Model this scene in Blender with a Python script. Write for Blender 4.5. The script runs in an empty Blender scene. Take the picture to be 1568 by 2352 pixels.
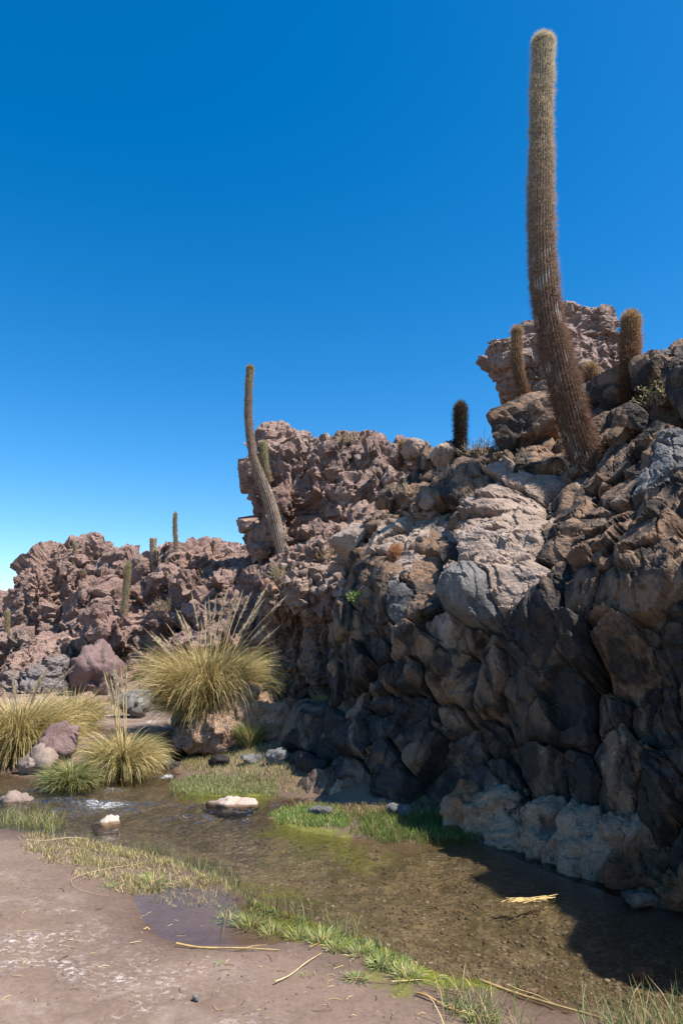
import bpy, bmesh, math, random
import numpy as np
from mathutils import Vector, Matrix, Quaternion
from mathutils.bvhtree import BVHTree

R = math.radians
S = bpy.context.scene
COL = S.collection

# ------------------------------------------------------------------ camera
CAM_H, PITCH, FPX = 1.6, R(10.5), 1568.0          # FPX: focal length in units of a 1568 x 2352 picture
cam_d = bpy.data.cameras.new('camera')
cam = bpy.data.objects.new('camera', cam_d); COL.objects.link(cam)
cam.location = (0, 0, CAM_H); cam.rotation_euler = (math.pi/2 + PITCH, 0, 0)
cam_d.sensor_fit = 'VERTICAL'; cam_d.sensor_height = 36; cam_d.sensor_width = 24; cam_d.lens = 24
cam_d.clip_start = 0.05; cam_d.clip_end = 5000
S.camera = cam

# ------------------------------------------------------------------ sky and sun
SUN_AZ, SUN_EL = R(27), R(58)                      # azimuth from +X towards the camera side
sdir = Vector((math.cos(SUN_EL)*math.cos(SUN_AZ), -math.cos(SUN_EL)*math.sin(SUN_AZ), math.sin(SUN_EL)))
W = bpy.data.worlds.new('World'); S.world = W; W.use_nodes = True
wn, wl = W.node_tree.nodes, W.node_tree.links
wn.clear()
sky = wn.new('ShaderNodeTexSky'); sky.sky_type = 'NISHITA'; sky.sun_disc = False
sky.sun_elevation = SUN_EL; sky.sun_rotation = math.atan2(sdir.x, sdir.y)
sky.altitude = 2000; sky.air_density = 1.15; sky.dust_density = 2.2; sky.ozone_density = 1.5
hs = wn.new('ShaderNodeHueSaturation'); hs.inputs['Hue'].default_value = 0.498; hs.inputs['Saturation'].default_value = 1.48; hs.inputs['Value'].default_value = 1.0
bg = wn.new('ShaderNodeBackground'); bg.inputs['Strength'].default_value = 0.116
wo = wn.new('ShaderNodeOutputWorld')
wl.new(sky.outputs[0], hs.inputs['Color']); wl.new(hs.outputs[0], bg.inputs['Color']); wl.new(bg.outputs[0], wo.inputs['Surface'])
sun_d = bpy.data.lights.new('sun', 'SUN'); sun_d.energy = 5.0; sun_d.angle = R(0.53); sun_d.color = (1.0, 0.945, 0.87)
sun = bpy.data.objects.new('sun', sun_d); COL.objects.link(sun)
sun.rotation_euler = sdir.to_track_quat('Z', 'Y').to_euler(); sun.location = (6, -4, 12)
S.view_settings.view_transform = 'Standard'; S.view_settings.look = 'None'
S.view_settings.exposure = 0.82; S.view_settings.gamma = 1.0; S.view_settings.use_curve_mapping = False
S.cycles.use_denoising = True; S.cycles.max_bounces = 8; S.cycles.diffuse_bounces = 5; S.cycles.transparent_max_bounces = 16
S.cycles.use_fast_gi = False

# ------------------------------------------------------------------ numpy helpers
SP, CP = math.sin(PITCH), math.cos(PITCH)
def ray(px, py):
    xc = (np.asarray(px, float)-784)/FPX; yc = (1176-np.asarray(py, float))/FPX
    return np.stack([xc, CP-yc*SP, SP+yc*CP], -1)
def at(px, py, Y):                                  # point of a picture position at distance Y
    d = ray(px, py); t = Y/d[..., 1]
    p = d*np.asarray(t)[..., None]; p[..., 2] += CAM_H
    return p
def scale_at(px, py, Y):                            # metres per picture unit there
    return Y/ray(px, py)[..., 1]/FPX
def ground_at(px, py, z=0.0):
    d = ray(px, py); t = (z-CAM_H)/d[..., 2]
    p = d*np.asarray(t)[..., None]; p[..., 2] += CAM_H
    return p

def _h(ix, iy, iz, s):
    h = (ix.astype(np.uint32)*np.uint32(374761393) + iy.astype(np.uint32)*np.uint32(668265263)
         + iz.astype(np.uint32)*np.uint32(2147483647) + np.uint32((s*362437+1013) & 0xffffffff))
    h = (h ^ (h >> np.uint32(13)))*np.uint32(1274126177)
    h = (h ^ (h >> np.uint32(16)))*np.uint32(2246822519)
    return h ^ (h >> np.uint32(15))
GR = np.random.default_rng(5).normal(size=(256, 3)); GR /= np.linalg.norm(GR, axis=1)[:, None]
def perlin(P, s=0):
    P = np.asarray(P, float); I = np.floor(P); F = P-I; I = I.astype(np.int64)
    u = F*F*F*(F*(F*6-15)+10); r = 0
    for a in (0, 1):
        for b in (0, 1):
            for c in (0, 1):
                g = GR[_h(I[:, 0]+a, I[:, 1]+b, I[:, 2]+c, s) & np.uint32(255)]
                w = (u[:, 0] if a else 1-u[:, 0])*(u[:, 1] if b else 1-u[:, 1])*(u[:, 2] if c else 1-u[:, 2])
                r = r + w*((F[:, 0]-a)*g[:, 0]+(F[:, 1]-b)*g[:, 1]+(F[:, 2]-c)*g[:, 2])
    return r*1.5
def fbm(P, o=4, s=0, gain=0.5):
    r = 0; a = 1.0; P = np.asarray(P, float)
    for k in range(o):
        r = r+a*perlin(P, s+k); P = P*2.03+11.7; a *= gain
    return r
def cells(P, s=0):                                  # F1, F2 and a random number of the nearest cell
    I = np.floor(P).astype(np.int64); n = len(P)
    f1 = np.full(n, 9.0); f2 = np.full(n, 9.0); cid = np.zeros(n); til = np.zeros(n)
    for a in (-1, 0, 1):
        for b in (-1, 0, 1):
            for c in (-1, 0, 1):
                J = I+np.array([a, b, c]); h = _h(J[:, 0], J[:, 1], J[:, 2], s)
                o = np.stack([(h & np.uint32(1023)), ((h >> np.uint32(10)) & np.uint32(1023)), ((h >> np.uint32(20)) & np.uint32(1023))], 1)/1023.0
                dv = P-J-o; d = np.linalg.norm(dv, axis=1)
                m = d < f1; til = np.where(m, (dv*GR[(h >> np.uint32(7)) & np.uint32(255)]).sum(1), til)
                f2 = np.where(m, f1, np.minimum(f2, d)); cid = np.where(m, (h % np.uint32(977))/977.0, cid); f1 = np.where(m, d, f1)
    return f1, f2, cid, til
def sstep(a, b, x):
    t = np.clip((x-a)/(b-a), 0, 1); return t*t*(3-2*t)
def poly_sd(P, poly):                               # signed distance to a closed polygon, negative inside
    A = np.asarray(poly, float); B = np.roll(A, -1, 0)
    best = np.full(len(P), 1e9); ins = np.zeros(len(P), bool)
    for a, b in zip(A, B):
        e = b-a; w = P-a; t = np.clip((w@e)/max(e@e, 1e-12), 0, 1)
        best = np.minimum(best, np.hypot(*(w-t[:, None]*e).T))
        c = ((a[1] <= P[:, 1]) != (b[1] <= P[:, 1]))
        xx = a[0]+(P[:, 1]-a[1])*e[0]/(e[1] if abs(e[1]) > 1e-12 else 1e-12)
        ins ^= c & (P[:, 0] < xx)
    return np.where(ins, -best, best)

# ------------------------------------------------------------------ mesh helpers
def mesh_from(name, V, F, attrs=None, smooth=True):
    """V (n,3), F: list of index arrays (m,3)/(m,4) or one array"""
    if isinstance(F, np.ndarray): F = [F]
    me = bpy.data.meshes.new(name)
    V = np.ascontiguousarray(V, np.float32)
    me.vertices.add(len(V)); me.vertices.foreach_set('co', V.ravel())
    idx = np.concatenate([f.ravel() for f in F]).astype(np.int32)
    tot = np.concatenate([np.full(len(f), f.shape[1]) for f in F]).astype(np.int32)
    st = np.concatenate([[0], np.cumsum(tot)[:-1]]).astype(np.int32)
    me.loops.add(len(idx)); me.loops.foreach_set('vertex_index', idx)
    me.polygons.add(len(tot)); me.polygons.foreach_set('loop_start', st)
    me.polygons.foreach_set('use_smooth', np.full(len(tot), smooth))
    for k, a in (attrs or {}).items():
        a = np.asarray(a, np.float32)
        if a.ndim == 1:
            at_ = me.attributes.new(k, 'FLOAT', 'POINT'); at_.data.foreach_set('value', a)
        else:
            if a.shape[1] == 3: a = np.concatenate([a, np.ones((len(a), 1), np.float32)], 1)
            at_ = me.attributes.new(k, 'FLOAT_COLOR', 'POINT'); at_.data.foreach_set('color', np.ascontiguousarray(a).ravel())
    me.update(); me.validate()
    return me
def obj(name, me, mat=None, parent=None, loc=None, kind=None):
    o = bpy.data.objects.new(name, me); COL.objects.link(o)
    if mat is not None and me is not None and not me.materials: me.materials.append(mat)
    if loc is not None: o.location = loc
    if parent is not None: o.parent = parent
    if kind: o['kind'] = kind
    return o
def tag(o, label, cat, group=None):
    o['label'] = label; o['category'] = cat
    if group: o['group'] = group
    return o
def thing(name, loc, label, cat, group=None):
    o = bpy.data.objects.new(name, None); COL.objects.link(o); o.location = loc; o.empty_display_size = 0.2
    return tag(o, label, cat, group)
_ico = {}
def ico(l):
    if l not in _ico:
        bm = bmesh.new(); bmesh.ops.create_icosphere(bm, subdivisions=l, radius=1)
        V = np.array([v.co[:] for v in bm.verts]); F = np.array([[v.index for v in f.verts] for f in bm.faces]); bm.free()
        V /= np.linalg.norm(V, axis=1)[:, None]; _ico[l] = (V, F)
    return _ico[l]
def rotm(rng, amt=1.0):
    q = Quaternion(rng.normal(size=3).tolist(), float(rng.uniform(-1, 1)*math.pi*amt))
    return np.array(q.to_matrix())
def ellip(D, ax, M, e=2.6):
    L = np.abs(D@M)/ax
    return (L**e).sum(1)**(-1/e)
def rock_r(D, ax, M, rng, nfac=9, p=9, cut=(0.72, 0.98), planes=(), e=2.6):
    """radius of a star-shaped, faceted rock in directions D; planes: (normal, distance)"""
    acc = ellip(D, ax, M, e)**(-p)
    for k in range(nfac):
        n = rng.normal(size=3); n /= np.linalg.norm(n); nw = M@n
        sup = math.sqrt(((ax*n)**2).sum())*rng.uniform(*cut)
        acc = acc+(np.maximum(D@nw, 0)/sup)**p
    for nw, t in planes:
        acc = acc+(np.maximum(D@nw, 0)/max(t, 0.02))**(p+6)
    return acc**(-1/p)
def roughen(V, D, size, rng, a=0.05, f=2.2, seed=None):
    s = int(rng.integers(0, 9999)) if seed is None else seed
    d = a*size*(fbm(V*f/size, 4, s)+1.1*perlin(V*f*0.5/size, s+50))
    W_ = V+0.10*size*np.stack([fbm(V*2/size, 2, s+k) for k in (1, 2, 3)], 1)
    f1, f2, cid, til = cells(W_*(f*0.8)/size+s*0.37, s)
    d += a*size*(0.5*(cid-0.5)+1.5*til)                       # spalled, tilted faces
    f1, f2, cid, til = cells(W_*(f*2.3)/size+s*0.21, s+3)
    d += a*size*(0.22*(cid-0.5)+0.8*til)
    d += a*0.20*size*fbm(V*f*6/size, 3, s+7)
    return V+D*d[:, None]

# ------------------------------------------------------------------ materials
def nodes_of(name):
    m = bpy.data.materials.new(name); m.use_nodes = True
    nt = m.node_tree; nt.nodes.clear()
    return m, nt.nodes, nt.links
def N(nd, t, **kw):
    n = nd.new(t)
    for k, v in kw.items():
        if k in n.inputs: n.inputs[k].default_value = v
        else: setattr(n, k, v)
    return n
def ramp(nd, stops, interp='LINEAR'):
    r = nd.new('ShaderNodeValToRGB'); e = r.color_ramp.elements; r.color_ramp.interpolation = interp
    while len(e) < len(stops): e.new(0.5)
    for el, (p, c) in zip(e, stops):
        el.position = p; el.color = (c, c, c, 1) if isinstance(c, (int, float)) else (*c, 1)
    return r
def mixc(nd, lk, f, a, b, bt='MIX'):
    m = nd.new('ShaderNodeMix'); m.data_type = 'RGBA'; m.blend_type = bt; m.clamp_result = False
    for s, v in ((0, f), (6, a), (7, b)):
        if isinstance(v, (int, float)): m.inputs[s].default_value = v if s == 0 else (v, v, v, 1)
        elif isinstance(v, tuple): m.inputs[s].default_value = (*v, 1)
        else: lk.new(v, m.inputs[s])
    return m.outputs[2]
def pos_noise(nd, lk, vec, scale, detail=6, rough=0.6, dist=0.0, stretch=None):
    if stretch:
        mp = nd.new('ShaderNodeMapping'); mp.inputs['Scale'].default_value = stretch; lk.new(vec, mp.inputs['Vector']); vec = mp.outputs[0]
    n = N(nd, 'ShaderNodeTexNoise', Scale=scale, Detail=detail, Roughness=rough, Distortion=dist); lk.new(vec, n.inputs['Vector'])
    return n.outputs[0]
def rock_mat(name, base, alt, dark, dark_lo=0.5, dark_hi=0.6, scale=1.0, bump=0.5, dist=0.03, rough=0.88, spec=0.25, pale=None, zone=False, stretch=None, vscale=0.9, wet=False):
    m, nd, lk = nodes_of(name)
    g = nd.new('ShaderNodeNewGeometry'); v = g.outputs['Position']
    oi = nd.new('ShaderNodeObjectInfo')
    off = nd.new('ShaderNodeVectorMath'); off.operation = 'MULTIPLY_ADD'
    comb = nd.new('ShaderNodeCombineXYZ')
    for i in range(3): lk.new(oi.outputs['Random'], comb.inputs[i])
    lk.new(comb.outputs[0], off.inputs[0]); off.inputs[1].default_value = (17.3, 31.1, 23.7); lk.new(v, off.inputs[2])
    vv = off.outputs[0]
    n1 = pos_noise(nd, lk, vv, 1.3*scale, 8, 0.62, 0.6, stretch)
    r1 = ramp(nd, [(0.33, 0.0), (0.68, 1.0)]); lk.new(n1, r1.inputs[0])
    c = mixc(nd, lk, r1.outputs[0], base, alt)
    n2 = pos_noise(nd, lk, vv, 22*scale, 6, 0.7)
    r2 = ramp(nd, [(0.25, 0.62), (0.5, 1.0), (0.75, 1.35)]); lk.new(n2, r2.inputs[0])
    c = mixc(nd, lk, 1.0, c, r2.outputs[0], 'MULTIPLY')
    if pale:
        n4 = pos_noise(nd, lk, vv, 2.6*scale, 7, 0.68, 1.2)
        r4 = ramp(nd, [(0.58, 0.0), (0.68, 1.0)]); lk.new(n4, r4.inputs[0])
        n5 = pos_noise(nd, lk, vv, 30*scale, 3, 0.7); r5 = ramp(nd, [(0.4, 0.0), (0.6, 1.0)]); lk.new(n5, r5.inputs[0])
        c = mixc(nd, lk, mixc(nd, lk, 1.0, r4.outputs[0], r5.outputs[0], 'MULTIPLY'), c, pale)
    if zone:
        a = nd.new('ShaderNodeAttribute'); a.attribute_name = 'tint'
        c = mixc(nd, lk, 1.0, c, a.outputs['Color'], 'MULTIPLY')
    if dark is not None:
        n3 = pos_noise(nd, lk, vv, vscale*scale, 7, 0.58, 0.9, (1, 1, 0.75))
        r3 = ramp(nd, [(dark_lo, 0.0), (dark_hi, 1.0)]); lk.new(n3, r3.inputs[0])
        n6 = pos_noise(nd, lk, vv, 9*scale, 5, 0.7); r6 = ramp(nd, [(0.3, 0.72), (0.55, 1.0)]); lk.new(n6, r6.inputs[0])
        f = mixc(nd, lk, 1.0, r3.outputs[0], r6.outputs[0], 'MULTIPLY')
        dk = mixc(nd, lk, 1.0, dark, r2.outputs[0], 'MULTIPLY')
        c = mixc(nd, lk, f, c, dk)
    if wet:                                           # the waterline: a damp band just above the stream
        sz_ = nd.new('ShaderNodeSeparateXYZ'); lk.new(v, sz_.inputs[0])
        wa_ = nd.new('ShaderNodeMath'); wa_.operation = 'MULTIPLY_ADD'; lk.new(n2, wa_.inputs[0]); wa_.inputs[1].default_value = -0.03; lk.new(sz_.outputs[2], wa_.inputs[2])
        rw_ = ramp(nd, [(0.0, 1.0), (0.014, 0.0)]); lk.new(wa_.outputs[0], rw_.inputs[0])
        c = mixc(nd, lk, rw_.outputs[0], c, mixc(nd, lk, 1.0, c, (0.32, 0.27, 0.20), 'MULTIPLY'))
    # relief
    b1 = pos_noise(nd, lk, vv, 7*scale, 9, 0.66, 0.25, stretch)
    vo = N(nd, 'ShaderNodeTexVoronoi', Scale=9*scale); vo.feature = 'DISTANCE_TO_EDGE'; vo.inputs['Randomness'].default_value = 1.0
    wp = mixc(nd, lk, 0.12, vv, pos_noise_col(nd, lk, vv, 3*scale)); lk.new(wp, vo.inputs['Vector'])
    rv = ramp(nd, [(0.0, 0.0), (0.10, 1.0)]); lk.new(vo.outputs['Distance'], rv.inputs[0])
    h1 = nd.new('ShaderNodeMath'); h1.operation = 'MULTIPLY_ADD'; lk.new(rv.outputs[0], h1.inputs[0]); h1.inputs[1].default_value = 0.10; lk.new(b1, h1.inputs[2])
    h2 = nd.new('ShaderNodeMath'); h2.operation = 'MULTIPLY_ADD'; lk.new(n2, h2.inputs[0]); h2.inputs[1].default_value = 0.22; lk.new(h1.outputs[0], h2.inputs[2])
    bp = N(nd, 'ShaderNodeBump', Strength=bump, Distance=dist/scale*3); lk.new(h2.outputs[0], bp.inputs['Height'])
    p = N(nd, 'ShaderNodeBsdfPrincipled', Roughness=rough); p.inputs['Specular IOR Level'].default_value = spec
    lk.new(c, p.inputs['Base Color']); lk.new(bp.outputs[0], p.inputs['Normal'])
    o = nd.new('ShaderNodeOutputMaterial'); lk.new(p.outputs[0], o.inputs['Surface'])
    return m
def pos_noise_col(nd, lk, vec, scale):
    n = N(nd, 'ShaderNodeTexNoise', Scale=scale, Detail=3); lk.new(vec, n.inputs['Vector'])
    return n.outputs['Color']
def attr_mat(name, rough=0.7, trans=0.0, spec=0.2, vary=0.25, scale=40):
    """colour from the mesh attribute 'col' with fine variation"""
    m, nd, lk = nodes_of(name)
    a = nd.new('ShaderNodeAttribute'); a.attribute_name = 'col'
    g = nd.new('ShaderNodeNewGeometry')
    n = pos_noise(nd, lk, g.outputs['Position'], scale, 3)
    r = ramp(nd, [(0.3, 1-vary), (0.7, 1+vary)]); lk.new(n, r.inputs[0])
    c = mixc(nd, lk, 1.0, a.outputs['Color'], r.outputs[0], 'MULTIPLY')
    p = N(nd, 'ShaderNodeBsdfPrincipled', Roughness=rough); p.inputs['Specular IOR Level'].default_value = spec
    lk.new(c, p.inputs['Base Color'])
    o = nd.new('ShaderNodeOutputMaterial')
    if trans > 0:
        t = nd.new('ShaderNodeBsdfTranslucent'); lk.new(c, t.inputs['Color'])
        mx = nd.new('ShaderNodeMixShader'); mx.inputs[0].default_value = trans
        lk.new(p.outputs[0], mx.inputs[1]); lk.new(t.outputs[0], mx.inputs[2]); lk.new(mx.outputs[0], o.inputs['Surface'])
    else: lk.new(p.outputs[0], o.inputs['Surface'])
    return m

M_RIDGE = rock_mat('ridge_rock', (0.29, 0.182, 0.145), (0.40, 0.275, 0.225), (0.14, 0.088, 0.074), 0.54, 0.72, 1.0, 1.0, 0.06, zone=True, pale=(0.38, 0.29, 0.25))
M_TOWER = rock_mat('tower_rock', (0.25, 0.160, 0.128), (0.38, 0.265, 0.212), (0.085, 0.06, 0.056), 0.52, 0.7, 1.1, 0.9, 0.05, zone=True, pale=(0.36, 0.28, 0.24))
M_PINN = rock_mat('pinnacle_rock', (0.25, 0.165, 0.135), (0.40, 0.29, 0.245), (0.12, 0.08, 0.07), 0.58, 0.72, 1.6, 0.9, 0.04, stretch=(1, 1, 2.2), pale=(0.48, 0.37, 0.32))
M_CLIFF = rock_mat('varnished_rock', (0.172, 0.104, 0.064), (0.25, 0.158, 0.104), (0.036, 0.030, 0.026), 0.46, 0.56, 1.0, 0.7, 0.03, rough=0.75, spec=0.25, pale=(0.34, 0.26, 0.20), vscale=2.3)  # base also lowered for the shaded face, besides the varnish
M_DARK = rock_mat('shaded_charcoal_rock', (0.105, 0.070, 0.048), (0.19, 0.125, 0.085), (0.028, 0.024, 0.0225), 0.39, 0.50, 1.0, 0.65, 0.03, rough=0.7, spec=0.3, pale=(0.32, 0.255, 0.21), vscale=2.1)  # dark stone, with the lower cliff's shade worked into its colour
M_TAN = rock_mat('sunlit_tan_rock', (0.27, 0.195, 0.15), (0.37, 0.285, 0.23), (0.09, 0.085, 0.085), 0.56, 0.66, 1.2, 0.7, 0.03, pale=(0.45, 0.37, 0.31), stretch=(1, 1, 1.8))  # the lighter rock, given to the sunlit blocks
M_GREY = rock_mat('slate_rock', (0.115, 0.108, 0.104), (0.20, 0.185, 0.172), (0.05, 0.05, 0.053), 0.52, 0.64, 1.3, 0.7, 0.03, pale=(0.38, 0.35, 0.32))
M_EARTH = rock_mat('pale_earth', (0.35, 0.215, 0.140), (0.50, 0.335, 0.228), (0.15, 0.088, 0.058), 0.57, 0.72, 2.0, 1.0, 0.05, rough=0.95, pale=(0.36, 0.31, 0.28), zone=True)
M_CORE = rock_mat('cliff_soil', (0.12, 0.082, 0.058), (0.19, 0.13, 0.09), (0.055, 0.043, 0.036), 0.5, 0.65, 1.5, 1.0, 0.04, rough=0.95)
M_PLUM = rock_mat('plum_rock', (0.15, 0.092, 0.086), (0.24, 0.165, 0.15), (0.10, 0.075, 0.08), 0.6, 0.75, 2.2, 0.9, 0.03, pale=(0.30, 0.22, 0.21))
M_PINK = rock_mat('pink_stone', (0.40, 0.30, 0.24), (0.52, 0.41, 0.34), (0.22, 0.165, 0.13), 0.62, 0.78, 3.0, 0.5, 0.015, rough=0.7, wet=True)
M_SCREE = rock_mat('scree_stone', (0.18, 0.128, 0.104), (0.29, 0.22, 0.18), (0.09, 0.075, 0.07), 0.56, 0.7, 3.0, 0.5, 0.02)

# ------------------------------------------------------------------ the shape of the stream and its banks
WATER_PX = [(-500, 1776), (0, 1779), (70, 1788), (120, 1797), (210, 1793), (300, 1783), (345, 1768), (368, 1752), (388, 1738), (430, 1722), (470, 1716),
            (480, 1722), (440, 1738), (412, 1752), (402, 1768), (398, 1792), (410, 1815), (470, 1829), (560, 1826), (640, 1829), (700, 1846), (650, 1862),
            (618, 1880), (690, 1908), (800, 1924), (920, 1934), (1010, 1922), (1080, 1920), (1130, 1950), (1250, 2008), (1400, 2060), (1568, 2098), (1760, 2165), (2000, 2300), (2300, 2500),
            (2300, 2900), (1900, 2480), (1568, 2372), (1400, 2346), (1260, 2316), (1150, 2276), (1040, 2252), (960, 2226), (860, 2186), (760, 2140), (660, 2100), (560, 2064),
            (480, 2024), (380, 1985), (250, 1946), (110, 1916), (0, 1902), (-500, 1862)]
WP = ground_at(*np.array(WATER_PX, float).T)[:, :2]
PUD = ground_at(*np.array([(330, 2058), (380, 2036), (470, 2040), (560, 2062), (640, 2100), (700, 2140), (640, 2150), (550, 2158), (440, 2170), (345, 2150)], float).T)[:, :2]
GREEN = ground_at(*np.array([(600, 2080), (720, 2110), (860, 2170), (1000, 2215), (1110, 2250), (1030, 2290), (930, 2290), (840, 2250), (860, 2225), (740, 2160), (620, 2110)], float).T)[:, :2]
ALG2 = ground_at(*np.array([(560, 2010), (640, 1998), (760, 2030), (780, 2050), (700, 2052), (600, 2042)], float).T)[:, :2]
ALG3 = ground_at(*np.array([(615, 1872), (680, 1885), (800, 1912), (880, 1945), (840, 1960), (720, 1940), (630, 1912), (600, 1890)], float).T)[:, :2]
ALG4 = ground_at(*np.array([(395, 1800), (420, 1830), (520, 1845), (640, 1842), (600, 1820), (430, 1800)], float).T)[:, :2]
CLB = ground_at(*np.array([(1900, 2160), (1568, 2080), (1300, 1990), (1050, 1890), (870, 1850), (720, 1820), (640, 1760), (600, 1690)], float).T)[:, :2]
def terrain_h(x, y, full=False):
    P = np.stack([x, y], 1); Z = np.zeros(len(x))
    d = poly_sd(P, WP); dp = poly_sd(P, PUD)
    P3 = np.stack([x, y, Z], 1)
    wob = 0.05*fbm(P3*2.3, 3, 3)
    d = d+wob
    ins = -0.010-0.10*sstep(0.0, 0.85, -d)-0.03*sstep(0, .15, -d)
    side = np.interp(y, CLB[::-1, 1][np.argsort(CLB[::-1, 1])], CLB[::-1, 0][np.argsort(CLB[::-1, 1])])
    right = sstep(-0.9, 0.3, x-side)
    out = 0.006+0.075*sstep(0.0, 1.6, d)+0.04*sstep(1.0, 4, d)+right*0.16*sstep(0.05, 0.7, d)*sstep(6.4, 7.4, y)-0.12*right*sstep(0.0, 0.25, d)*sstep(6.6, 6.0, y)
    far = sstep(8.2, 11, y)*sstep(0.1, 0.8, d)
    out = out+far*0.18
    out = out-0.036*sstep(0.22, -0.12, dp+0.6*wob)*(1-sstep(-0.0, 0.7, d-0.45))-0.012*sstep(0.3, -0.1, dp)
    z = np.where(d < 0, ins, out)
    z = z+0.012*fbm(P3*1.6, 4, 11)+0.006*fbm(P3*9, 3, 17)*np.where(d < 0, 1.6, 1.0)
    z = np.where(y > 14, z+0.02*(y-14), z)
    if full: return z, d, dp, right
    return z
def grid_axis(lo, a, b, hi, step, n):
    core = np.arange(a, b+1e-6, step)
    left = a-np.geomspace(step*1.5, a-lo, n)[::-1]; rightp = b+np.geomspace(step*1.5, hi-b, n)
    return np.concatenate([left, core, rightp])
gx = grid_axis(-900, -4.6, 3.2, 900, 0.022, 26); gy = grid_axis(-60, 2.7, 12.2, 2500, 0.026, 30)
GX, GY = np.meshgrid(gx, gy); x, y = GX.ravel(), GY.ravel()
z, d, dp, rt = terrain_h(x, y, True)
nx, ny = len(gx), len(gy)
i = (np.arange(ny-1)[:, None]*nx+np.arange(nx-1)[None]).ravel()
Fq = np.stack([i, i+1, i+nx+1, i+nx], 1)
P2 = np.stack([x, y], 1); P3 = np.stack([x, y, 0*x], 1)
wn_ = 0.12*fbm(P3*1.5, 4, 41)+0.14*fbm(P3*5, 4, 43, .65)
alg = np.maximum.reduce([sstep(0.10, -0.10, poly_sd(P2, GREEN)+wn_), 0.95*sstep(0.12, -0.14, poly_sd(P2, ALG2)+wn_)*0.8, 0.75*sstep(0.10, -0.2, poly_sd(P2, ALG3)+1.5*wn_), 0.9*sstep(0.06, -0.10, poly_sd(P2, ALG4)+wn_)])
gme = mesh_from('ground', np.stack([x, y, z], 1), Fq, {'alg': alg, 'shore': d, 'pud': dp, 'rightside': rt})
m, nd, lk = nodes_of('river_mud')
g = nd.new('ShaderNodeNewGeometry'); v = g.outputs['Position']
def A(n_):
    a = nd.new('ShaderNodeAttribute'); a.attribute_name = n_; return a.outputs['Fac']
n1 = pos_noise(nd, lk, v, 1.1, 8, 0.62, 0.5); r1 = ramp(nd, [(0.32, 0), (0.68, 1)]); lk.new(n1, r1.inputs[0])
c = mixc(nd, lk, r1.outputs[0], (0.138, 0.092, 0.066), (0.212, 0.147, 0.110))
n2 = pos_noise(nd, lk, v, 34, 6, 0.72); r2 = ramp(nd, [(0.25, 0.7), (0.5, 1.0), (0.75, 1.22)]); lk.new(n2, r2.inputs[0])
c = mixc(nd, lk, 1.0, c, r2.outputs[0], 'MULTIPLY')
# dark trodden grit
n7 = pos_noise(nd, lk, v, 14, 6, 0.7, 0.4); r7 = ramp(nd, [(0.60, 0), (0.70, 1)]); lk.new(n7, r7.inputs[0])
c = mixc(nd, lk, mixc(nd, lk, 1.0, r7.outputs[0], 0.55, 'MULTIPLY'), c, (0.115, 0.085, 0.07))
# salt crust away from the water
ms = N(nd, 'ShaderNodeMapRange'); lk.new(A('shore'), ms.inputs['Value']); ms.inputs['From Min'].default_value = 0.55; ms.inputs['From Max'].default_value = 1.5
n3 = pos_noise(nd, lk, v, 1.7, 5, 0.6, 0.8); r3 = ramp(nd, [(0.48, 0), (0.66, 1)]); lk.new(n3, r3.inputs[0])
n4 = pos_noise(nd, lk, v, 26, 9, 0.78, 0.5, (1.0, 1.3, 1)); r4 = ramp(nd, [(0.52, 0), (0.58, 1)]); lk.new(n4, r4.inputs[0])
sf = mixc(nd, lk, 1.0, mixc(nd, lk, 1.0, r3.outputs[0], r4.outputs[0], 'MULTIPLY'), ms.outputs[0], 'MULTIPLY')
c = mixc(nd, lk, sf, c, (0.66, 0.60, 0.56))
n3b = pos_noise(nd, lk, v, 2.6, 5, 0.6, 0.8); r3b = ramp(nd, [(0.5, 0), (0.75, 0.5)]); lk.new(n3b, r3b.inputs[0])
c = mixc(nd, lk, mixc(nd, lk, 1.0, r3b.outputs[0], ms.outputs[0], 'MULTIPLY'), c, (0.47, 0.385, 0.335))
# wet margin
mw = N(nd, 'ShaderNodeMapRange'); lk.new(A('shore'), mw.inputs['Value']); mw.inputs['From Min'].default_value = 0.45; mw.inputs['From Max'].default_value = 0.0
mp = N(nd, 'ShaderNodeMapRange'); lk.new(A('pud'), mp.inputs['Value']); mp.inputs['From Min'].default_value = 0.35; mp.inputs['From Max'].default_value = 0.0
mm = nd.new('ShaderNodeMath'); mm.operation = 'MAXIMUM'; lk.new(mw.outputs[0], mm.inputs[0]); lk.new(mp.outputs[0], mm.inputs[1])
wet = nd.new('ShaderNodeMath'); wet.operation = 'MULTIPLY'; lk.new(mm.outputs[0], wet.inputs[0]); wet.inputs[1].default_value = 0.8
c = mixc(nd, lk, wet.outputs[0], c, mixc(nd, lk, 1.0, c, (0.56, 0.50, 0.47), 'MULTIPLY'))
# stream bed: brown gravel
mb = N(nd, 'ShaderNodeMapRange'); lk.new(A('shore'), mb.inputs['Value']); mb.inputs['From Min'].default_value = -0.02; mb.inputs['From Max'].default_value = -0.25
vb = N(nd, 'ShaderNodeTexVoronoi', Scale=62.0); lk.new(v, vb.inputs['Vector'])
rb = ramp(nd, [(0.0, (0.15, 0.108, 0.070)), (0.45, (0.235, 0.178, 0.122)), (0.85, (0.31, 0.25, 0.185)), (1.0, (0.42, 0.37, 0.31))])
sx = nd.new('ShaderNodeSeparateColor'); lk.new(vb.outputs['Color'], sx.inputs[0]); lk.new(sx.outputs[0], rb.inputs[0])
nb = pos_noise(nd, lk, v, 2.4, 6, 0.65, 0.7); rb2 = ramp(nd, [(0.3, 0.38), (0.7, 0.95)]); lk.new(nb, rb2.inputs[0])
cb = mixc(nd, lk, 1.0, rb.outputs[0], rb2.outputs[0], 'MULTIPLY')
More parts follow.
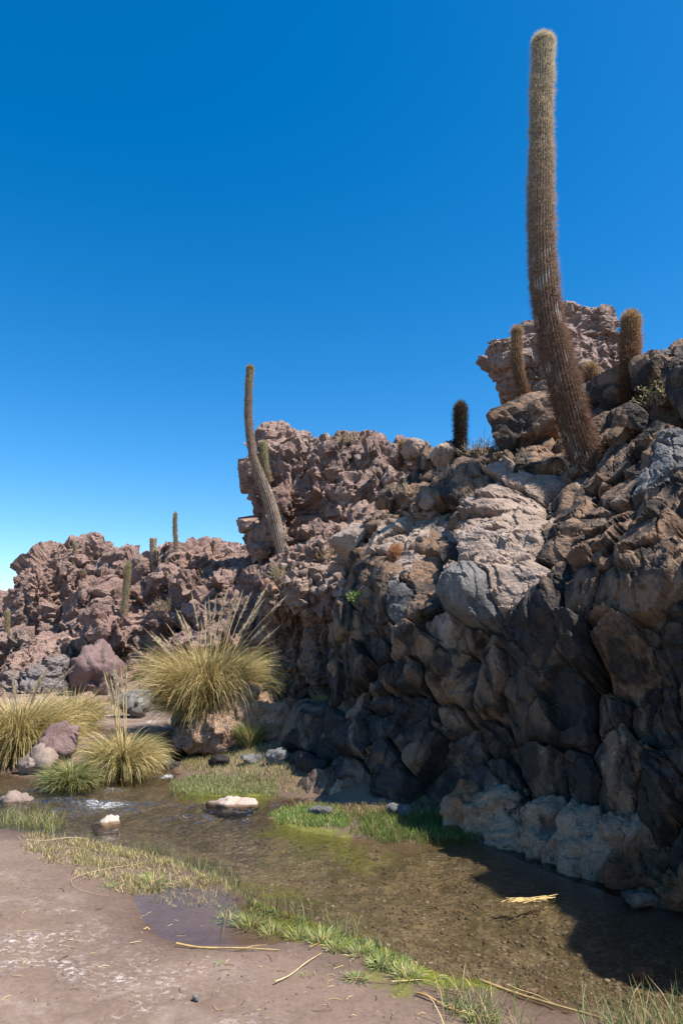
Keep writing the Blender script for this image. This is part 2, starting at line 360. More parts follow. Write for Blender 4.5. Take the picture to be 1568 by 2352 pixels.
ns = pos_noise(nd, lk, v, 3.4, 6, 0.68, 1.0); rs = ramp(nd, [(0.46, 0), (0.62, 0.75)]); lk.new(ns, rs.inputs[0])
cb = mixc(nd, lk, rs.outputs[0], cb, (0.075, 0.062, 0.028))
ns2 = pos_noise(nd, lk, v, 5.0, 4, 0.6, 0.6); rs2 = ramp(nd, [(0.55, 0), (0.68, 0.6)]); lk.new(ns2, rs2.inputs[0])
cb = mixc(nd, lk, rs2.outputs[0], cb, (0.30, 0.225, 0.145))  # tan patches stand in for caustic light mottling the bed
c = mixc(nd, lk, mb.outputs[0], c, cb)
# algae
na = pos_noise(nd, lk, v, 26, 5, 0.7, 1.5); ra = ramp(nd, [(0.3, (0.045, 0.052, 0.008)), (0.52, (0.135, 0.145, 0.014)), (0.75, (0.29, 0.28, 0.035))]); lk.new(na, ra.inputs[0])
c = mixc(nd, lk, A('alg'), c, ra.outputs[0])
# dry litter on the right bank
nl = pos_noise(nd, lk, v, 30, 4, 0.7, 2.5); rl = ramp(nd, [(0.35, (0.08, 0.052, 0.028)), (0.6, (0.18, 0.122, 0.065)), (0.8, (0.32, 0.235, 0.13))]); lk.new(nl, rl.inputs[0])
ml = N(nd, 'ShaderNodeMapRange'); lk.new(A('shore'), ml.inputs['Value']); ml.inputs['From Min'].default_value = 0.02; ml.inputs['From Max'].default_value = 0.2
c = mixc(nd, lk, mixc(nd, lk, 1.0, ml.outputs[0], A('rightside'), 'MULTIPLY'), c, rl.outputs[0])
hgt = nd.new('ShaderNodeMath'); hgt.operation = 'MULTIPLY_ADD'; lk.new(n2, hgt.inputs[0]); hgt.inputs[1].default_value = 0.5; lk.new(n7, hgt.inputs[2])
bp = N(nd, 'ShaderNodeBump', Strength=0.55, Distance=0.02); lk.new(hgt.outputs[0], bp.inputs['Height'])
rr = N(nd, 'ShaderNodeMapRange'); lk.new(wet.outputs[0], rr.inputs['Value']); rr.inputs['To Min'].default_value = 0.92; rr.inputs['To Max'].default_value = 0.42
p = N(nd, 'ShaderNodeBsdfPrincipled'); lk.new(c, p.inputs['Base Color']); lk.new(rr.outputs[0], p.inputs['Roughness']); lk.new(bp.outputs[0], p.inputs['Normal'])
p.inputs['Specular IOR Level'].default_value = 0.35
o = nd.new('ShaderNodeOutputMaterial'); lk.new(p.outputs[0], o.inputs['Surface'])
ground = obj('ground', gme, m, kind='structure')

# ------------------------------------------------------------------ water
wx = grid_axis(-14, -3.6, 2.9, 14, 0.028, 8); wy = grid_axis(2.0, 3.0, 9.8, 12.5, 0.028, 6)
WX, WY = np.meshgrid(wx, wy); x, y = WX.ravel(), WY.ravel()
P3 = np.stack([x, y, 0*x], 1); P2 = P3[:, :2]
RAP = [(245, 1852, 75, 16), (215, 1846, 45, 12), (385, 1786, 34, 9), (350, 1788, 26, 8), (430, 1876, 50, 9), (480, 1882, 40, 8), (385, 1752, 24, 9), (180, 1842, 30, 7), (545, 1868, 70, 8), (640, 1850, 45, 10), (300, 1862, 40, 9), (150, 1836, 60, 6), (340, 1846, 60, 6), (430, 1852, 50, 5), (570, 1888, 60, 6), (700, 1838, 40, 6), (110, 1815, 50, 5), (250, 1815, 60, 5)]
rip = np.zeros(len(x)); foam_glint = np.zeros(len(x))
for k, (a, b, w_, h_) in enumerate(RAP):
    c0 = ground_at(a, b); sc = np.linalg.norm(c0-np.array([0, 0, CAM_H]))/FPX
    rx = w_*sc; ry = abs(ground_at(a, b-h_)[1]-c0[1])
    q = np.exp(-(((x-c0[0])/rx)**2+((y-c0[1])/ry)**2)*1.2)
    rip = np.maximum(rip, q); foam_glint = np.maximum(foam_glint, q*(0.92 if k in (0, 1, 2, 6) else 0.66))  # white of the weaker riffles also stands in for scattered glints
flow = (sstep(4.8, 7.2, y)*0.5+0.32)*sstep(0.05, -0.25, poly_sd(P2, WP))+0.04
amp = 0.0008+0.006*np.maximum(flow-.1, 0)+0.022*rip
sv = P3*np.array([9.0, 15.0, 1])
zz = amp*(fbm(sv, 4, 61)+0.7*fbm(P3*np.array([30, 42, 1.]), 2, 67))+0.012*rip
_, dw, dpw, rtw = terrain_h(x, y, True)
keep = (dw < 0.22) | (dpw < 0.3)
nx, ny = len(wx), len(wy)
i = (np.arange(ny-1)[:, None]*nx+np.arange(nx-1)[None]).ravel()
Fq = np.stack([i, i+1, i+nx+1, i+nx], 1); Fq = Fq[keep[Fq].any(1)]
used = np.unique(Fq); mpx = np.zeros(len(x), int); mpx[used] = np.arange(len(used))
wme = mesh_from('stream', np.stack([x, y, zz], 1)[used], mpx[Fq], {'foam_glint': foam_glint[used], 'flow': np.clip(flow+rip, 0, 1)[used]})
m, nd, lk = nodes_of('stream_water')
g = nd.new('ShaderNodeNewGeometry'); v = g.outputs['Position']
af = nd.new('ShaderNodeAttribute'); af.attribute_name = 'foam_glint'; al = nd.new('ShaderNodeAttribute'); al.attribute_name = 'flow'
w1 = pos_noise(nd, lk, v, 10, 4, 0.6, 0.8, (1.0, 1.9, 1)); w2 = pos_noise(nd, lk, v, 34, 3, 0.6, 0.5, (1, 1.6, 1))
hm = nd.new('ShaderNodeMath'); hm.operation = 'MULTIPLY_ADD'; lk.new(w2, hm.inputs[0]); hm.inputs[1].default_value = 0.4; lk.new(w1, hm.inputs[2])
bs = N(nd, 'ShaderNodeMapRange'); lk.new(al.outputs['Fac'], bs.inputs['Value']); bs.inputs['To Min'].default_value = 0.0; bs.inputs['To Max'].default_value = 0.8
bp = N(nd, 'ShaderNodeBump', Distance=0.05); lk.new(hm.outputs[0], bp.inputs['Height']); lk.new(bs.outputs[0], bp.inputs['Strength'])
tr = N(nd, 'ShaderNodeBsdfTransparent'); tr.inputs['Color'].default_value = (0.80, 0.77, 0.66, 1)
rt_ = ramp(nd, [(0.06, (0.95, 0.94, 0.92)), (0.3, (0.80, 0.77, 0.66))]); lk.new(al.outputs['Fac'], rt_.inputs[0]); lk.new(rt_.outputs[0], tr.inputs['Color'])
gl = N(nd, 'ShaderNodeBsdfGlossy', Roughness=0.04); gl.inputs['Color'].default_value = (1, 1, 1, 1); lk.new(bp.outputs[0], gl.inputs['Normal'])
fr = N(nd, 'ShaderNodeFresnel', IOR=1.36); lk.new(bp.outputs[0], fr.inputs['Normal'])
mx = nd.new('ShaderNodeMixShader'); lk.new(fr.outputs[0], mx.inputs[0]); lk.new(tr.outputs[0], mx.inputs[1]); lk.new(gl.outputs[0], mx.inputs[2])
fn = pos_noise(nd, lk, v, 30, 6, 0.75, 1.4, (0.45, 2.4, 1)); fa = nd.new('ShaderNodeMath'); fa.operation = 'MULTIPLY_ADD'
lk.new(af.outputs['Fac'], fa.inputs[0]); fa.inputs[1].default_value = 0.30; lk.new(fn, fa.inputs[2])
frp = ramp(nd, [(0.76, 0.0), (0.86, 0.8)]); lk.new(fa.outputs[0], frp.inputs[0])
fd = N(nd, 'ShaderNodeBsdfPrincipled', Roughness=0.5); fd.inputs['Base Color'].default_value = (0.78, 0.80, 0.82, 1)
m2 = nd.new('ShaderNodeMixShader'); lk.new(frp.outputs[0], m2.inputs[0]); lk.new(mx.outputs[0], m2.inputs[1]); lk.new(fd.outputs[0], m2.inputs[2])
o = nd.new('ShaderNodeOutputMaterial'); lk.new(m2.outputs[0], o.inputs['Surface'])
stream = obj('stream', wme, m, kind='structure')

# ------------------------------------------------------------------ rock masses made of fused lumps
def fused(name, lumps, voxel, mat, seed, amp=0.12, freq=1.1, fine=0.05, strat=None, back=None, tint=None, nfac=8, kind='structure', subd=3, grow=0.64, soft=0):
    rng = np.random.default_rng(seed); Vs, Fs, n = [], [], 0
    D, F = ico(subd)
    for L in lumps:
        px, py, w_, h_, Y = L[:5]; lean = L[5] if len(L) > 5 else 0
        s = float(scale_at(px, py, Y)); ax = np.array([w_*s*grow, max(w_, h_)*s*0.55, h_*s*grow]); c = at(px, py, Y+ax[1]*0.75)
        M = np.array(Matrix.Rotation(R(lean)+rng.uniform(-0.15, 0.15), 3, 'Y') @ Matrix.Rotation(rng.uniform(-0.4, 0.4), 3, 'Z'))
        r = rock_r(D, ax, M, rng, nfac, 10, (0.72, 1.0))
        Vs.append(c+D*r[:, None]); Fs.append(F+n); n += len(D)
    for (X, Y, Z, rx, ry, rz) in (back or []):
        ax = np.array([rx, ry, rz]); r = rock_r(D, ax, np.eye(3), rng, nfac, 10, (0.8, 1.0))
        Vs.append(np.array([X, Y, Z])+D*r[:, None]); Fs.append(F+n); n += len(D)
    me = mesh_from('tmp', np.concatenate(Vs), np.concatenate(Fs))
    o = bpy.data.objects.new('tmp', me); COL.objects.link(o)
    md = o.modifiers.new('r', 'REMESH'); md.mode = 'VOXEL'; md.voxel_size = voxel
    if soft: ms_ = o.modifiers.new('s', 'SMOOTH'); ms_.factor = 0.5; ms_.iterations = soft
    dg = bpy.context.evaluated_depsgraph_get(); em = o.evaluated_get(dg).to_mesh()
    nv = len(em.vertices); V = np.empty(nv*3, np.float32); em.vertices.foreach_get('co', V); V = V.reshape(-1, 3).astype(float)
    nn = np.empty(nv*3, np.float32); em.vertices.foreach_get('normal', nn); Nn = nn.reshape(-1, 3).astype(float)
    nl_ = len(em.loops); li = np.empty(nl_, np.int32); em.loops.foreach_get('vertex_index', li)
    Fq = li.reshape(-1, 4) if nl_ == 4*len(em.polygons) else None
    if Fq is None:
        Fq = np.array([list(p_.vertices)[:4] if len(p_.vertices) == 4 else list(p_.vertices)+[p_.vertices[-1]] for p_ in em.polygons])
    o.evaluated_get(dg).to_mesh_clear(); bpy.data.objects.remove(o); bpy.data.meshes.remove(me)
    Q = V.copy()
    if strat is not None: Q = Q*np.array(strat)
    warp = np.stack([fbm(Q*freq*0.8, 2, seed+k) for k in (1, 2, 3)], 1)*0.35/freq
    Qw = Q+warp
    f1, f2, cid, til = cells(Qw*freq*0.55, seed)
    d = amp*(0.9*(cid-0.5)+2.6*til)
    f1, f2, cid, til = cells(Qw*freq*1.5+3, seed+5)
    d += amp*(0.38*(cid-0.5)+1.1*til-0.25*(1-sstep(0.0, 0.08, f2-f1)))
    f1, f2, cid, til = cells(Qw*freq*3.6+5, seed+9)
    d += amp*0.42*(0.5*(cid-0.5)+1.2*til-0.3*(1-sstep(0.0, 0.12, f2-f1)))
    d += fine*0.8*fbm(Q*freq*3, 5, seed+20, 0.65)
    f1, f2, cid, til = cells((Q+2*warp)*freq*0.7*np.array([1, 1, .45])+9, seed+13)
    d -= amp*1.1*(1-sstep(0.0, 0.06, f2-f1))*(cid > 0.3)-amp*0.7*(cid-.5)
    V = V+Nn*d[:, None]
    attrs = {'tint': tint(V) if tint else np.ones((nv, 3))}
    fm = mesh_from(name, V, Fq, attrs, smooth=name not in ('far_ridge', 'hill_shoulder', 'scree_slope', 'rock_outcrop'))
    print(name, nv)
    return obj(name, fm, mat, kind=kind), V, Fq

def zone_tint(spots):
    """spots: (px,py,Y,radius_m,(r,g,b)): stone of another colour, or darkened for shade, around a place"""
    C = [(at(a, b, Y), r_, np.array(c_)) for a, b, Y, r_, c_ in spots]
    def f(V):
        T = np.ones((len(V), 3)); w = 0.55*fbm(V*0.9, 4, 77)
        for c_, r_, col in C:
            k = sstep(1.15, 0.8, np.linalg.norm(V-c_, axis=1)/r_+w)[:, None]; T = T*(1-k)+k*col
        return T
    return f
RIDGE = [(114, 1395, 100, 190, 20.5), (154, 1335, 124, 150, 21), (172, 1292, 105, 84, 21.5), (212, 1280, 70, 66, 21.5), (130, 1430, 100, 66, 19.8), (98, 1430, 64, 86, 20.2),
    (208, 1405, 100, 130, 19.0), (232, 1352, 104, 110, 19.8), (270, 1335, 96, 104, 19.9), (200, 1438, 64, 50, 18.7),
    (290, 1316, 80, 76, 20.3), (330, 1316, 86, 76, 20), (370, 1315, 86, 74, 19.5), (336, 1374, 80, 66, 17.8), (270, 1392, 76, 64, 18.6),
    (420, 1303, 100, 66, 19.3), (480, 1306, 104, 66, 18.8), (545, 1316, 116, 62, 18), (605, 1315, 100, 66, 17),
    (400, 1352, 104, 86, 17.6), (470, 1352, 116, 96, 17), (540, 1372, 116, 106, 16.3), (600, 1372, 106, 106, 15.6),
    (450, 1432, 110, 120, 16.0), (530, 1450, 136, 136, 15.4), (600, 1460, 116, 116, 14.9), (384, 1424, 86, 76, 16.9),
    (440, 1540, 140, 150, 15.0), (540, 1540, 146, 150, 14.4),
    (90, 1492, 160, 62, 18), (40, 1505, 76, 76, 18.2), (145, 1500, 100, 62, 17.4), (60, 1552, 104, 86, 17.1), (130, 1562, 104, 96, 16.7), (20, 1584, 60, 60, 16.7), (90, 1604, 200, 60, 16.3),
    (245, 1452, 116, 70, 16.8), (320, 1440, 86, 86, 17.2), (334, 1505, 70, 76, 16.8), (318, 1538, 42, 96, 16),
    (20, 1452, 70, 76, 24), (44, 1440, 50, 40, 25), (-50, 1478, 130, 84, 25), (-80, 1550, 150, 130, 20.5), (-190, 1480, 200, 170, 24), (-330, 1470, 220, 220, 26),
    (395, 1258, 66, 22, 23), (30, 1630, 120, 50, 15), (130, 1632, 120, 50, 14.6), (-70, 1620, 140, 70, 15), (220, 1640, 120, 40, 14.2), (330, 1620, 110, 70, 14.4), (400, 1610, 100, 90, 14.2)]
BACK = [(-6.4, 24.0, 1.2, 4, 2.2, 3.0), (-3.2, 23, 1.6, 4, 2.6, 3.2), (-0.8, 21, 1.4, 3.5, 3, 3.0), (-9.5, 27, 0.6, 5, 2.5, 2.6), (-15, 30, 0.5, 6, 4, 3.2)]
grey = zone_tint([(70, 1570, 17, 1.6, (0.78, 0.92, 1.02)), (30, 1530, 18, .9, (0.85, 0.95, 1.0)), (140, 1590, 16.6, .9, (0.72, 0.90, 1.04)), (100, 1500, 17.6, 0.9, (1.15, 1.15, 1.12)), (395, 1256, 23.4, .7, (1.5, 1.35, 1.25)), (336, 1374, 18, .6, (0.8, .75, .75)), (470, 1310, 18.9, .7, (1.12, 1.05, 1.0))])  # the dome's spot puts the shadow lying on it into the tint
ridge, RV, RF = fused('far_ridge', RIDGE, 0.062, M_RIDGE, 11, 0.155, 1.4, 0.036, back=BACK, tint=grey, soft=22)
TOWER = [(640, 1036, 56, 86, 17), (690, 1046, 86, 84, 16.8), (745, 1046, 84, 82, 16.6), (790, 1040, 76, 76, 16.4), (862, 1026, 66, 72, 16.2), (835, 1036, 76, 66, 16.2), (622, 1090, 76, 116, 16.6),
    (690, 1100, 116, 126, 16.2), (770, 1100, 116, 126, 15.9), (850, 1092, 106, 106, 15.7), (912, 1085, 96, 80, 15.4), (962, 1082, 86, 60, 14.8), (612, 1180, 62, 146, 16.4), (630, 1246, 62, 66, 16),
    (680, 1180, 126, 136, 15.8), (760, 1180, 116, 126, 15.3), (830, 1160, 116, 116, 14.8), (900, 1136, 116, 86, 14.4), (704, 1250, 116, 56, 15), (780, 1250, 106, 86, 14.2), (850, 1222, 96, 76, 13.6), (992, 1072, 66, 50, 13.5), (945, 1054, 74, 54, 14.6), (1000, 1062, 84, 54, 12.6), (1040, 1074, 84, 56, 11.8), (900, 1060, 60, 56, 15.6),
    (600, 1086, 44, 50, 16.6), (598, 1150, 42, 70, 16.5), (598, 1204, 38, 76, 16.4), (606, 1252, 40, 40, 16.2), (955, 1050, 44, 40, 15), (930, 1060, 60, 50, 15.3)]
BACKT = [(0.4, 18.6, 2.6, 2.4, 1.8, 3.2), (2.2, 18.0, 2.4, 2.2, 2.2, 3.1), (4.6, 17, 2.4, 2.4, 2.6, 3.2)]
tower, TV, TF = fused('hill_shoulder', TOWER, 0.055, M_TOWER, 23, 0.15, 1.55, 0.036, back=BACKT, soft=18,
    tint=zone_tint([(720, 1035, 17, 0.7, (1.2, 1.25, 1.25)), (870, 1020, 16.5, .6, (1.25, 1.22, 1.2)), (850, 1200, 14.4, .8, (1.1, 1.1, 1.1)), (780, 1040, 16.6, .5, (0.85, .8, .78)), (640, 1150, 16.4, .9, (0.82, .76, .76))]))  # the left-face spot darkens the stone for that side's shade
SLOPE = [(640, 1312, 84, 76, 14.6), (700, 1304, 104, 76, 13.6), (760, 1294, 104, 76, 12.6), (820, 1294, 86, 76, 11.6), (664, 1372, 100, 86, 13.4), (740, 1362, 124, 106, 12.0), (800, 1372, 96, 96, 11.1),
    (690, 1442, 116, 96, 13.6), (762, 1452, 106, 116, 12.6), (680, 1532, 126, 120, 13.6), (762, 1542, 106, 120, 12.5), (620, 1402, 66, 60, 14), (832, 1244, 66, 56, 11.6), (640, 1470, 80, 130, 14.2), (830, 1450, 90, 160, 10.6), (850, 1340, 90, 140, 10.4)]
slope, SV, SF = fused('scree_slope', SLOPE, 0.05, M_TOWER, 37, 0.09, 2.4, 0.045, soft=10, back=[(1.2, 14.5, 1.2, 2.2, 1.6, 2.2), (2.6, 12.8, 1.2, 1.6, 1.6, 2.2), (-0.6, 15.6, 0.8, 1.4, 1.2, 1.6)],
    tint=zone_tint([(690, 1460, 13.6, 1.2, (1.05, .95, .8)), (740, 1340, 12.3, .7, (1.1, 1.15, 1.15))]))
MOUND = [(505, 1672, 130, 76, 9.5), (560, 1648, 140, 108, 9.6), (612, 1660, 90, 90, 9.55), (450, 1698, 110, 40, 9.6), (684, 1650, 100, 60, 10.4), (732, 1660, 74, 60, 10.1), (640, 1690, 110, 50, 9.9), (520, 1700, 130, 44, 9.45), (420, 1700, 160, 40, 10.2), (470, 1650, 120, 70, 10.6)]
mound, MV, MF = fused('earth_bank', MOUND, 0.03, M_EARTH, 41, 0.045, 4.0, 0.03, soft=4,
    tint=zone_tint([(690, 1665, 10.4, .45, (0.75, .58, .45)), (520, 1690, 10.1, .35, (1.1, 1.15, 1.2)), (560, 1620, 10.6, .4, (1.15, 1.1, 1.05))]))
FOOT = [(q[0], q[1], q[2], q[3], q[4]-0.14) for q in [(1075, 1880, 70, 90, 6.15), (1110, 1900, 110, 70, 6.15), (1180, 1880, 130, 90, 6.0), (1200, 1935, 130, 70, 5.75), (1270, 1905, 120, 100, 5.7), (1300, 1965, 130, 80, 5.4), (1370, 1930, 130, 110, 5.35), (1390, 1995, 150, 80, 5.1), (1470, 1950, 130, 110, 5.05),
    (1480, 2015, 140, 80, 4.85), (1560, 2045, 120, 90, 4.62), (1640, 2060, 140, 120, 4.45), (1560, 1985, 100, 90, 4.9), (915, 1832, 90, 70, 7.0), (778, 1830, 44, 60, 7.45), (1067, 1838, 46, 50, 6.4), (1720, 2090, 160, 150, 4.2)]]
foot, FV, FF = fused('undercut_bank', FOOT, 0.021, M_EARTH, 53, 0.034, 3.0, 0.022, strat=(1, 1, 1.2), soft=14, grow=0.76,
    tint=zone_tint([(1500, 2035, 4.8, .4, (0.55, .36, .26)), (1560, 2030, 4.6, .3, (0.5, .36, .28)), (1180, 1890, 6, .5, (1.08, 1.05, 1.02)), (1080, 1850, 6.3, .2, (0.95, .75, .6)), (1300, 1930, 5.6, .3, (.7, .68, .7))]))
PINN = [(1190, 815, 130, 84, 10.3), (1150, 805, 70, 46, 10.4), (1240, 800, 120, 120, 10.5), (1300, 775, 110, 130, 10.7), (1345, 775, 110, 120, 10.8), (1375, 820, 90, 90, 10.8), (1320, 860, 160, 110, 10.6), (1215, 880, 110, 120, 10.6), (1190, 900, 66, 100, 10.7), (1260, 920, 130, 90, 10.6), (1300, 730, 40, 36, 11), (1360, 735, 50, 40, 11)]
pinn, PV, PF = fused('rock_outcrop', PINN, 0.03, M_PINN, 67, 0.055, 2.0, 0.018, strat=(1, 1, 1.9), kind=None, soft=9)
tag(pinn, 'pale overhanging rock outcrop behind the tallest cactus, jutting out at its left', 'rock')

# ------------------------------------------------------------------ the cliff: core and jointed blocks
CTRL = np.array([(1568, 2060, 4.6), (1300, 1960, 5.4), (1050, 1890, 6.35), (870, 1850, 7.0), (720, 1830, 7.5), (640, 1760, 8.8),
    (1568, 1500, 4.75), (1568, 1750, 4.7), (1568, 1250, 5.2), (1568, 1080, 5.9), (1568, 820, 7.9), (1450, 1350, 5.35), (1350, 1080, 7.7), (1340, 1250, 6.4), (1300, 1600, 5.65), (1300, 1820, 5.55), (1256, 1470, 5.9),
    (1060, 1380, 6.55), (1050, 1650, 6.6), (1100, 1150, 7.7), (1150, 1260, 7.0), (1060, 1050, 9.0), (850, 1300, 8.0), (900, 1500, 7.4), (800, 1700, 7.7), (800, 1450, 8.3), (960, 1080, 9.8), (870, 1200, 9.0), (1000, 1320, 7.3),
    (1430, 1010, 7.2), (1220, 983, 8.6), (1800, 1500, 3.9), (1800, 1100, 5.0), (1800, 2100, 3.8), (1800, 800, 7)], float)
def tps_fit(C):
    P = C[:, :2]/1000; n = len(P); r2 = ((P[:, None]-P[None])**2).sum(-1)
    K = np.where(r2 > 0, r2*np.log(r2+1e-12), 0)+np.eye(n)*0.004; Q = np.c_[np.ones(n), P]
    sol = np.linalg.solve(np.block([[K, Q], [Q.T, np.zeros((3, 3))]]), np.r_[C[:, 2], 0, 0, 0])
    def f(px, py):
        q = np.array([px, py])/1000; r = ((P-q)**2).sum(1)
        return float((np.where(r > 0, r*np.log(r+1e-12), 0)*sol[:n]).sum()+sol[n]+sol[n+1]*q[0]+sol[n+2]*q[1])
    return f
CY = tps_fit(CTRL)
D_, K_, T_, G_ = M_DARK, M_CLIFF, M_TAN, M_GREY  # sunlit blocks get the tan, shaded ones the darkened rock
# px, py, width, height, material, lean, depth offset
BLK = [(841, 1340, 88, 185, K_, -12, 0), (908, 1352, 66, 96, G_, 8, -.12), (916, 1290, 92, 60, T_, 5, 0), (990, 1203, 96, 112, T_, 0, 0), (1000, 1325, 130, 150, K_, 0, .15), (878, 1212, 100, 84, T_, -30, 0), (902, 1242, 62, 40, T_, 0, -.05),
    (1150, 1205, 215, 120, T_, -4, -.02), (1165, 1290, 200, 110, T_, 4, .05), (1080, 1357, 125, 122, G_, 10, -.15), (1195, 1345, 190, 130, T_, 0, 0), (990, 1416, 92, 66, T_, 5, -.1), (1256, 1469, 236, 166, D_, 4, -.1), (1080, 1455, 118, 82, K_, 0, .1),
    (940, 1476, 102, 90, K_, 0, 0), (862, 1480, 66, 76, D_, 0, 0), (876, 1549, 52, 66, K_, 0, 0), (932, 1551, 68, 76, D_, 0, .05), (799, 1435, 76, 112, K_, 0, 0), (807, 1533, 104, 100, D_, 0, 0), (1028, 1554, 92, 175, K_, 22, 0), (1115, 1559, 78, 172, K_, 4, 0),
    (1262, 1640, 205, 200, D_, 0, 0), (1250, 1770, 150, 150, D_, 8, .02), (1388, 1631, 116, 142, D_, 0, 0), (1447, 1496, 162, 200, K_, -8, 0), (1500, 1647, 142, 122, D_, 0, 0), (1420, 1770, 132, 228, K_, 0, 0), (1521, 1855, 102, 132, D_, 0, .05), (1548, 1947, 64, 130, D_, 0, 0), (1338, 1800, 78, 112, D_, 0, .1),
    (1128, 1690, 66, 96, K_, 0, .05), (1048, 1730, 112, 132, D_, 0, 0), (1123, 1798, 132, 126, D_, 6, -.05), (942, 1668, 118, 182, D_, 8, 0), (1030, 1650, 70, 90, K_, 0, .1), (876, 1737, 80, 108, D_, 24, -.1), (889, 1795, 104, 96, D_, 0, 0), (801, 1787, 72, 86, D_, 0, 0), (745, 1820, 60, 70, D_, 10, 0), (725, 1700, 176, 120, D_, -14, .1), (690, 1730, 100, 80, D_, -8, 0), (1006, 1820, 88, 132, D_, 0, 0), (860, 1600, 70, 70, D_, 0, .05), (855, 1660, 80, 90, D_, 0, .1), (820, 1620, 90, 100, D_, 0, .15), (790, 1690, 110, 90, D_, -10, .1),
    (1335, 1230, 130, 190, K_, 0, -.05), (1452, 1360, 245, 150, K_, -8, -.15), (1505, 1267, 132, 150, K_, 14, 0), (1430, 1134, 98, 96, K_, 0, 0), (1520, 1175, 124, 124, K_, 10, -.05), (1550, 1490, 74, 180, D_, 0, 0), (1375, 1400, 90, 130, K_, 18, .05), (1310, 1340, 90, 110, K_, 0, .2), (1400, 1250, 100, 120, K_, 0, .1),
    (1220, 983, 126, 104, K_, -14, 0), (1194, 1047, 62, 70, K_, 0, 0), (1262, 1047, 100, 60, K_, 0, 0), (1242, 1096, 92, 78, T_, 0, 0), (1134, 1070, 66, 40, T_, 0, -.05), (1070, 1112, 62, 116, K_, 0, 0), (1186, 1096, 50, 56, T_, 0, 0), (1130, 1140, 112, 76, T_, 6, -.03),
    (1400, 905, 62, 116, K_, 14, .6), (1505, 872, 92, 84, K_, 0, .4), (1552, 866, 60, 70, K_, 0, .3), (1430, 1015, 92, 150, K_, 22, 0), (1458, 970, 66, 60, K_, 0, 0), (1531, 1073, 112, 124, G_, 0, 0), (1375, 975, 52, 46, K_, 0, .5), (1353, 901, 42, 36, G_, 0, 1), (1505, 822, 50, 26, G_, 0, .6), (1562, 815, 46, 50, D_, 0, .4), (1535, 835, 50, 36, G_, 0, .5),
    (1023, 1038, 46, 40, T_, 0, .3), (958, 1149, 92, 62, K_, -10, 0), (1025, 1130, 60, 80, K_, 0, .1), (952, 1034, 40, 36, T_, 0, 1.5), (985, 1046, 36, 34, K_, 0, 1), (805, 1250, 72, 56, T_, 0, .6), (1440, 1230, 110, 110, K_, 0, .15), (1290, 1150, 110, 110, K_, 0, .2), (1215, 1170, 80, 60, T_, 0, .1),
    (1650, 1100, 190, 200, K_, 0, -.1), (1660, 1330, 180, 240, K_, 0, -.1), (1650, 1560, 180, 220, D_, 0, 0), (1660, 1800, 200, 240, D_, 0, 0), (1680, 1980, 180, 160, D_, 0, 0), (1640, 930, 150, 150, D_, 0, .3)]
cl_l = []
info = []
rng0 = np.random.default_rng(2024)
for k, (px, py, w_, h_, mt, lean, dy) in enumerate(BLK):
    Y = CY(px, py)+dy; s = float(scale_at(px, py, Y)); ax = np.array([w_*s*1.02, 0.5*(w_+h_)*s*0.80, h_*s*1.02])
    ax[1] = min(max(ax[1], 0.16), 0.60)
    jx, jy = rng0.uniform(-7, 7), rng0.uniform(-9, 9)
    c = at(px+jx, py+jy, Y+ax[1]*0.62)
    e_ = 26.0; q0 = at(px, py, CY(px, py)); qx = at(px+e_, py, CY(px+e_, py))-at(px-e_, py, CY(px-e_, py)); qy = at(px, py-e_, CY(px, py-e_))-at(px, py+e_, CY(px, py+e_))
    nf = np.cross(qx, qy); nf /= np.linalg.norm(nf); nf = nf if nf[1] < 0 else -nf
    nf = nf+rng0.normal(0, 0.17, 3); nf /= np.linalg.norm(nf)
    sp_ = at(px, py, Y); tf = max(float((sp_-c)@nf)*rng0.uniform(0.80, 1.12), 0.08)
    M = np.array(Matrix.Rotation(R(38), 3, 'Z').to_3x3() @ Matrix.Rotation(R(lean), 3, 'Y') @ Matrix.Rotation(R(-38), 3, 'Z')) if lean else np.eye(3)
    M = np.array(Matrix.Rotation(R(lean), 3, 'Y')) if lean else np.eye(3)
    info.append((c, ax, M, w_, h_, mt, nf, tf))
    cl_l.append((px, py, w_, h_, Y+0.42+0.14*max(w_, h_)*s))
# deeper filling of the hill behind the face
for q in [(1130, 1075, 150, 80, 9.4), (1050, 1090, 100, 60, 10), (1250, 1060, 200, 110, 9.0), (1400, 975, 200, 130, 9.0), (1500, 915, 160, 90, 9.0), (1570, 950, 160, 150, 8.2), (980, 1110, 100, 70, 11), (920, 1150, 100, 80, 11.6), (1340, 1090, 160, 120, 8.0), (1300, 1000, 200, 90, 9.4), (1350, 1160, 120, 110, 7.3), (1450, 1050, 140, 140, 7.6), (1350, 905, 120, 70, 10)]: cl_l.append(q)
backs_shadow_wall = [(2.6, 8.4, 1.2, 1.7, 1.3, 1.9), (4.0, 7.2, 1.6, 1.5, 1.5, 2.4), (1.6, 9.8, 1.0, 1.3, 1.3, 1.7), (5.0, 5.6, 1.4, 1.6, 1.8, 2.6), (4.4, 9.5, 2.0, 2.2, 1.8, 2.4), (6.6, 3.2, 1.3, 1.8, 2.2, 2.6), (7.4, 0.0, 1.2, 2, 2.6, 2.6), (3.0, 11.5, 1.6, 2.0, 1.6, 2.0), (7.5, 6.5, 2.2, 2.6, 2.6, 2.9), (4.5, 4.4, 1.6, 1.2, .9, 4.5), (4.5, 3.5, 1.6, 1.3, 1.0, 5.0), (5.5, 2.3, 1.6, 1.4, 1.1, 3.5), (5.8, 1.0, 1.5, 1.4, 1.2, 4.2), (6.9, -.6, 1.4, 1.3, 1.4, 2.6)]  # the tall ones stand unseen at right, shaped to cast the water shadow
cliff, CV, CF = fused('cliff', cl_l, 0.05, M_CLIFF, 71, 0.05, 2.0, 0.014, soft=3, back=backs_shadow_wall, subd=2)
rng = np.random.default_rng(99)
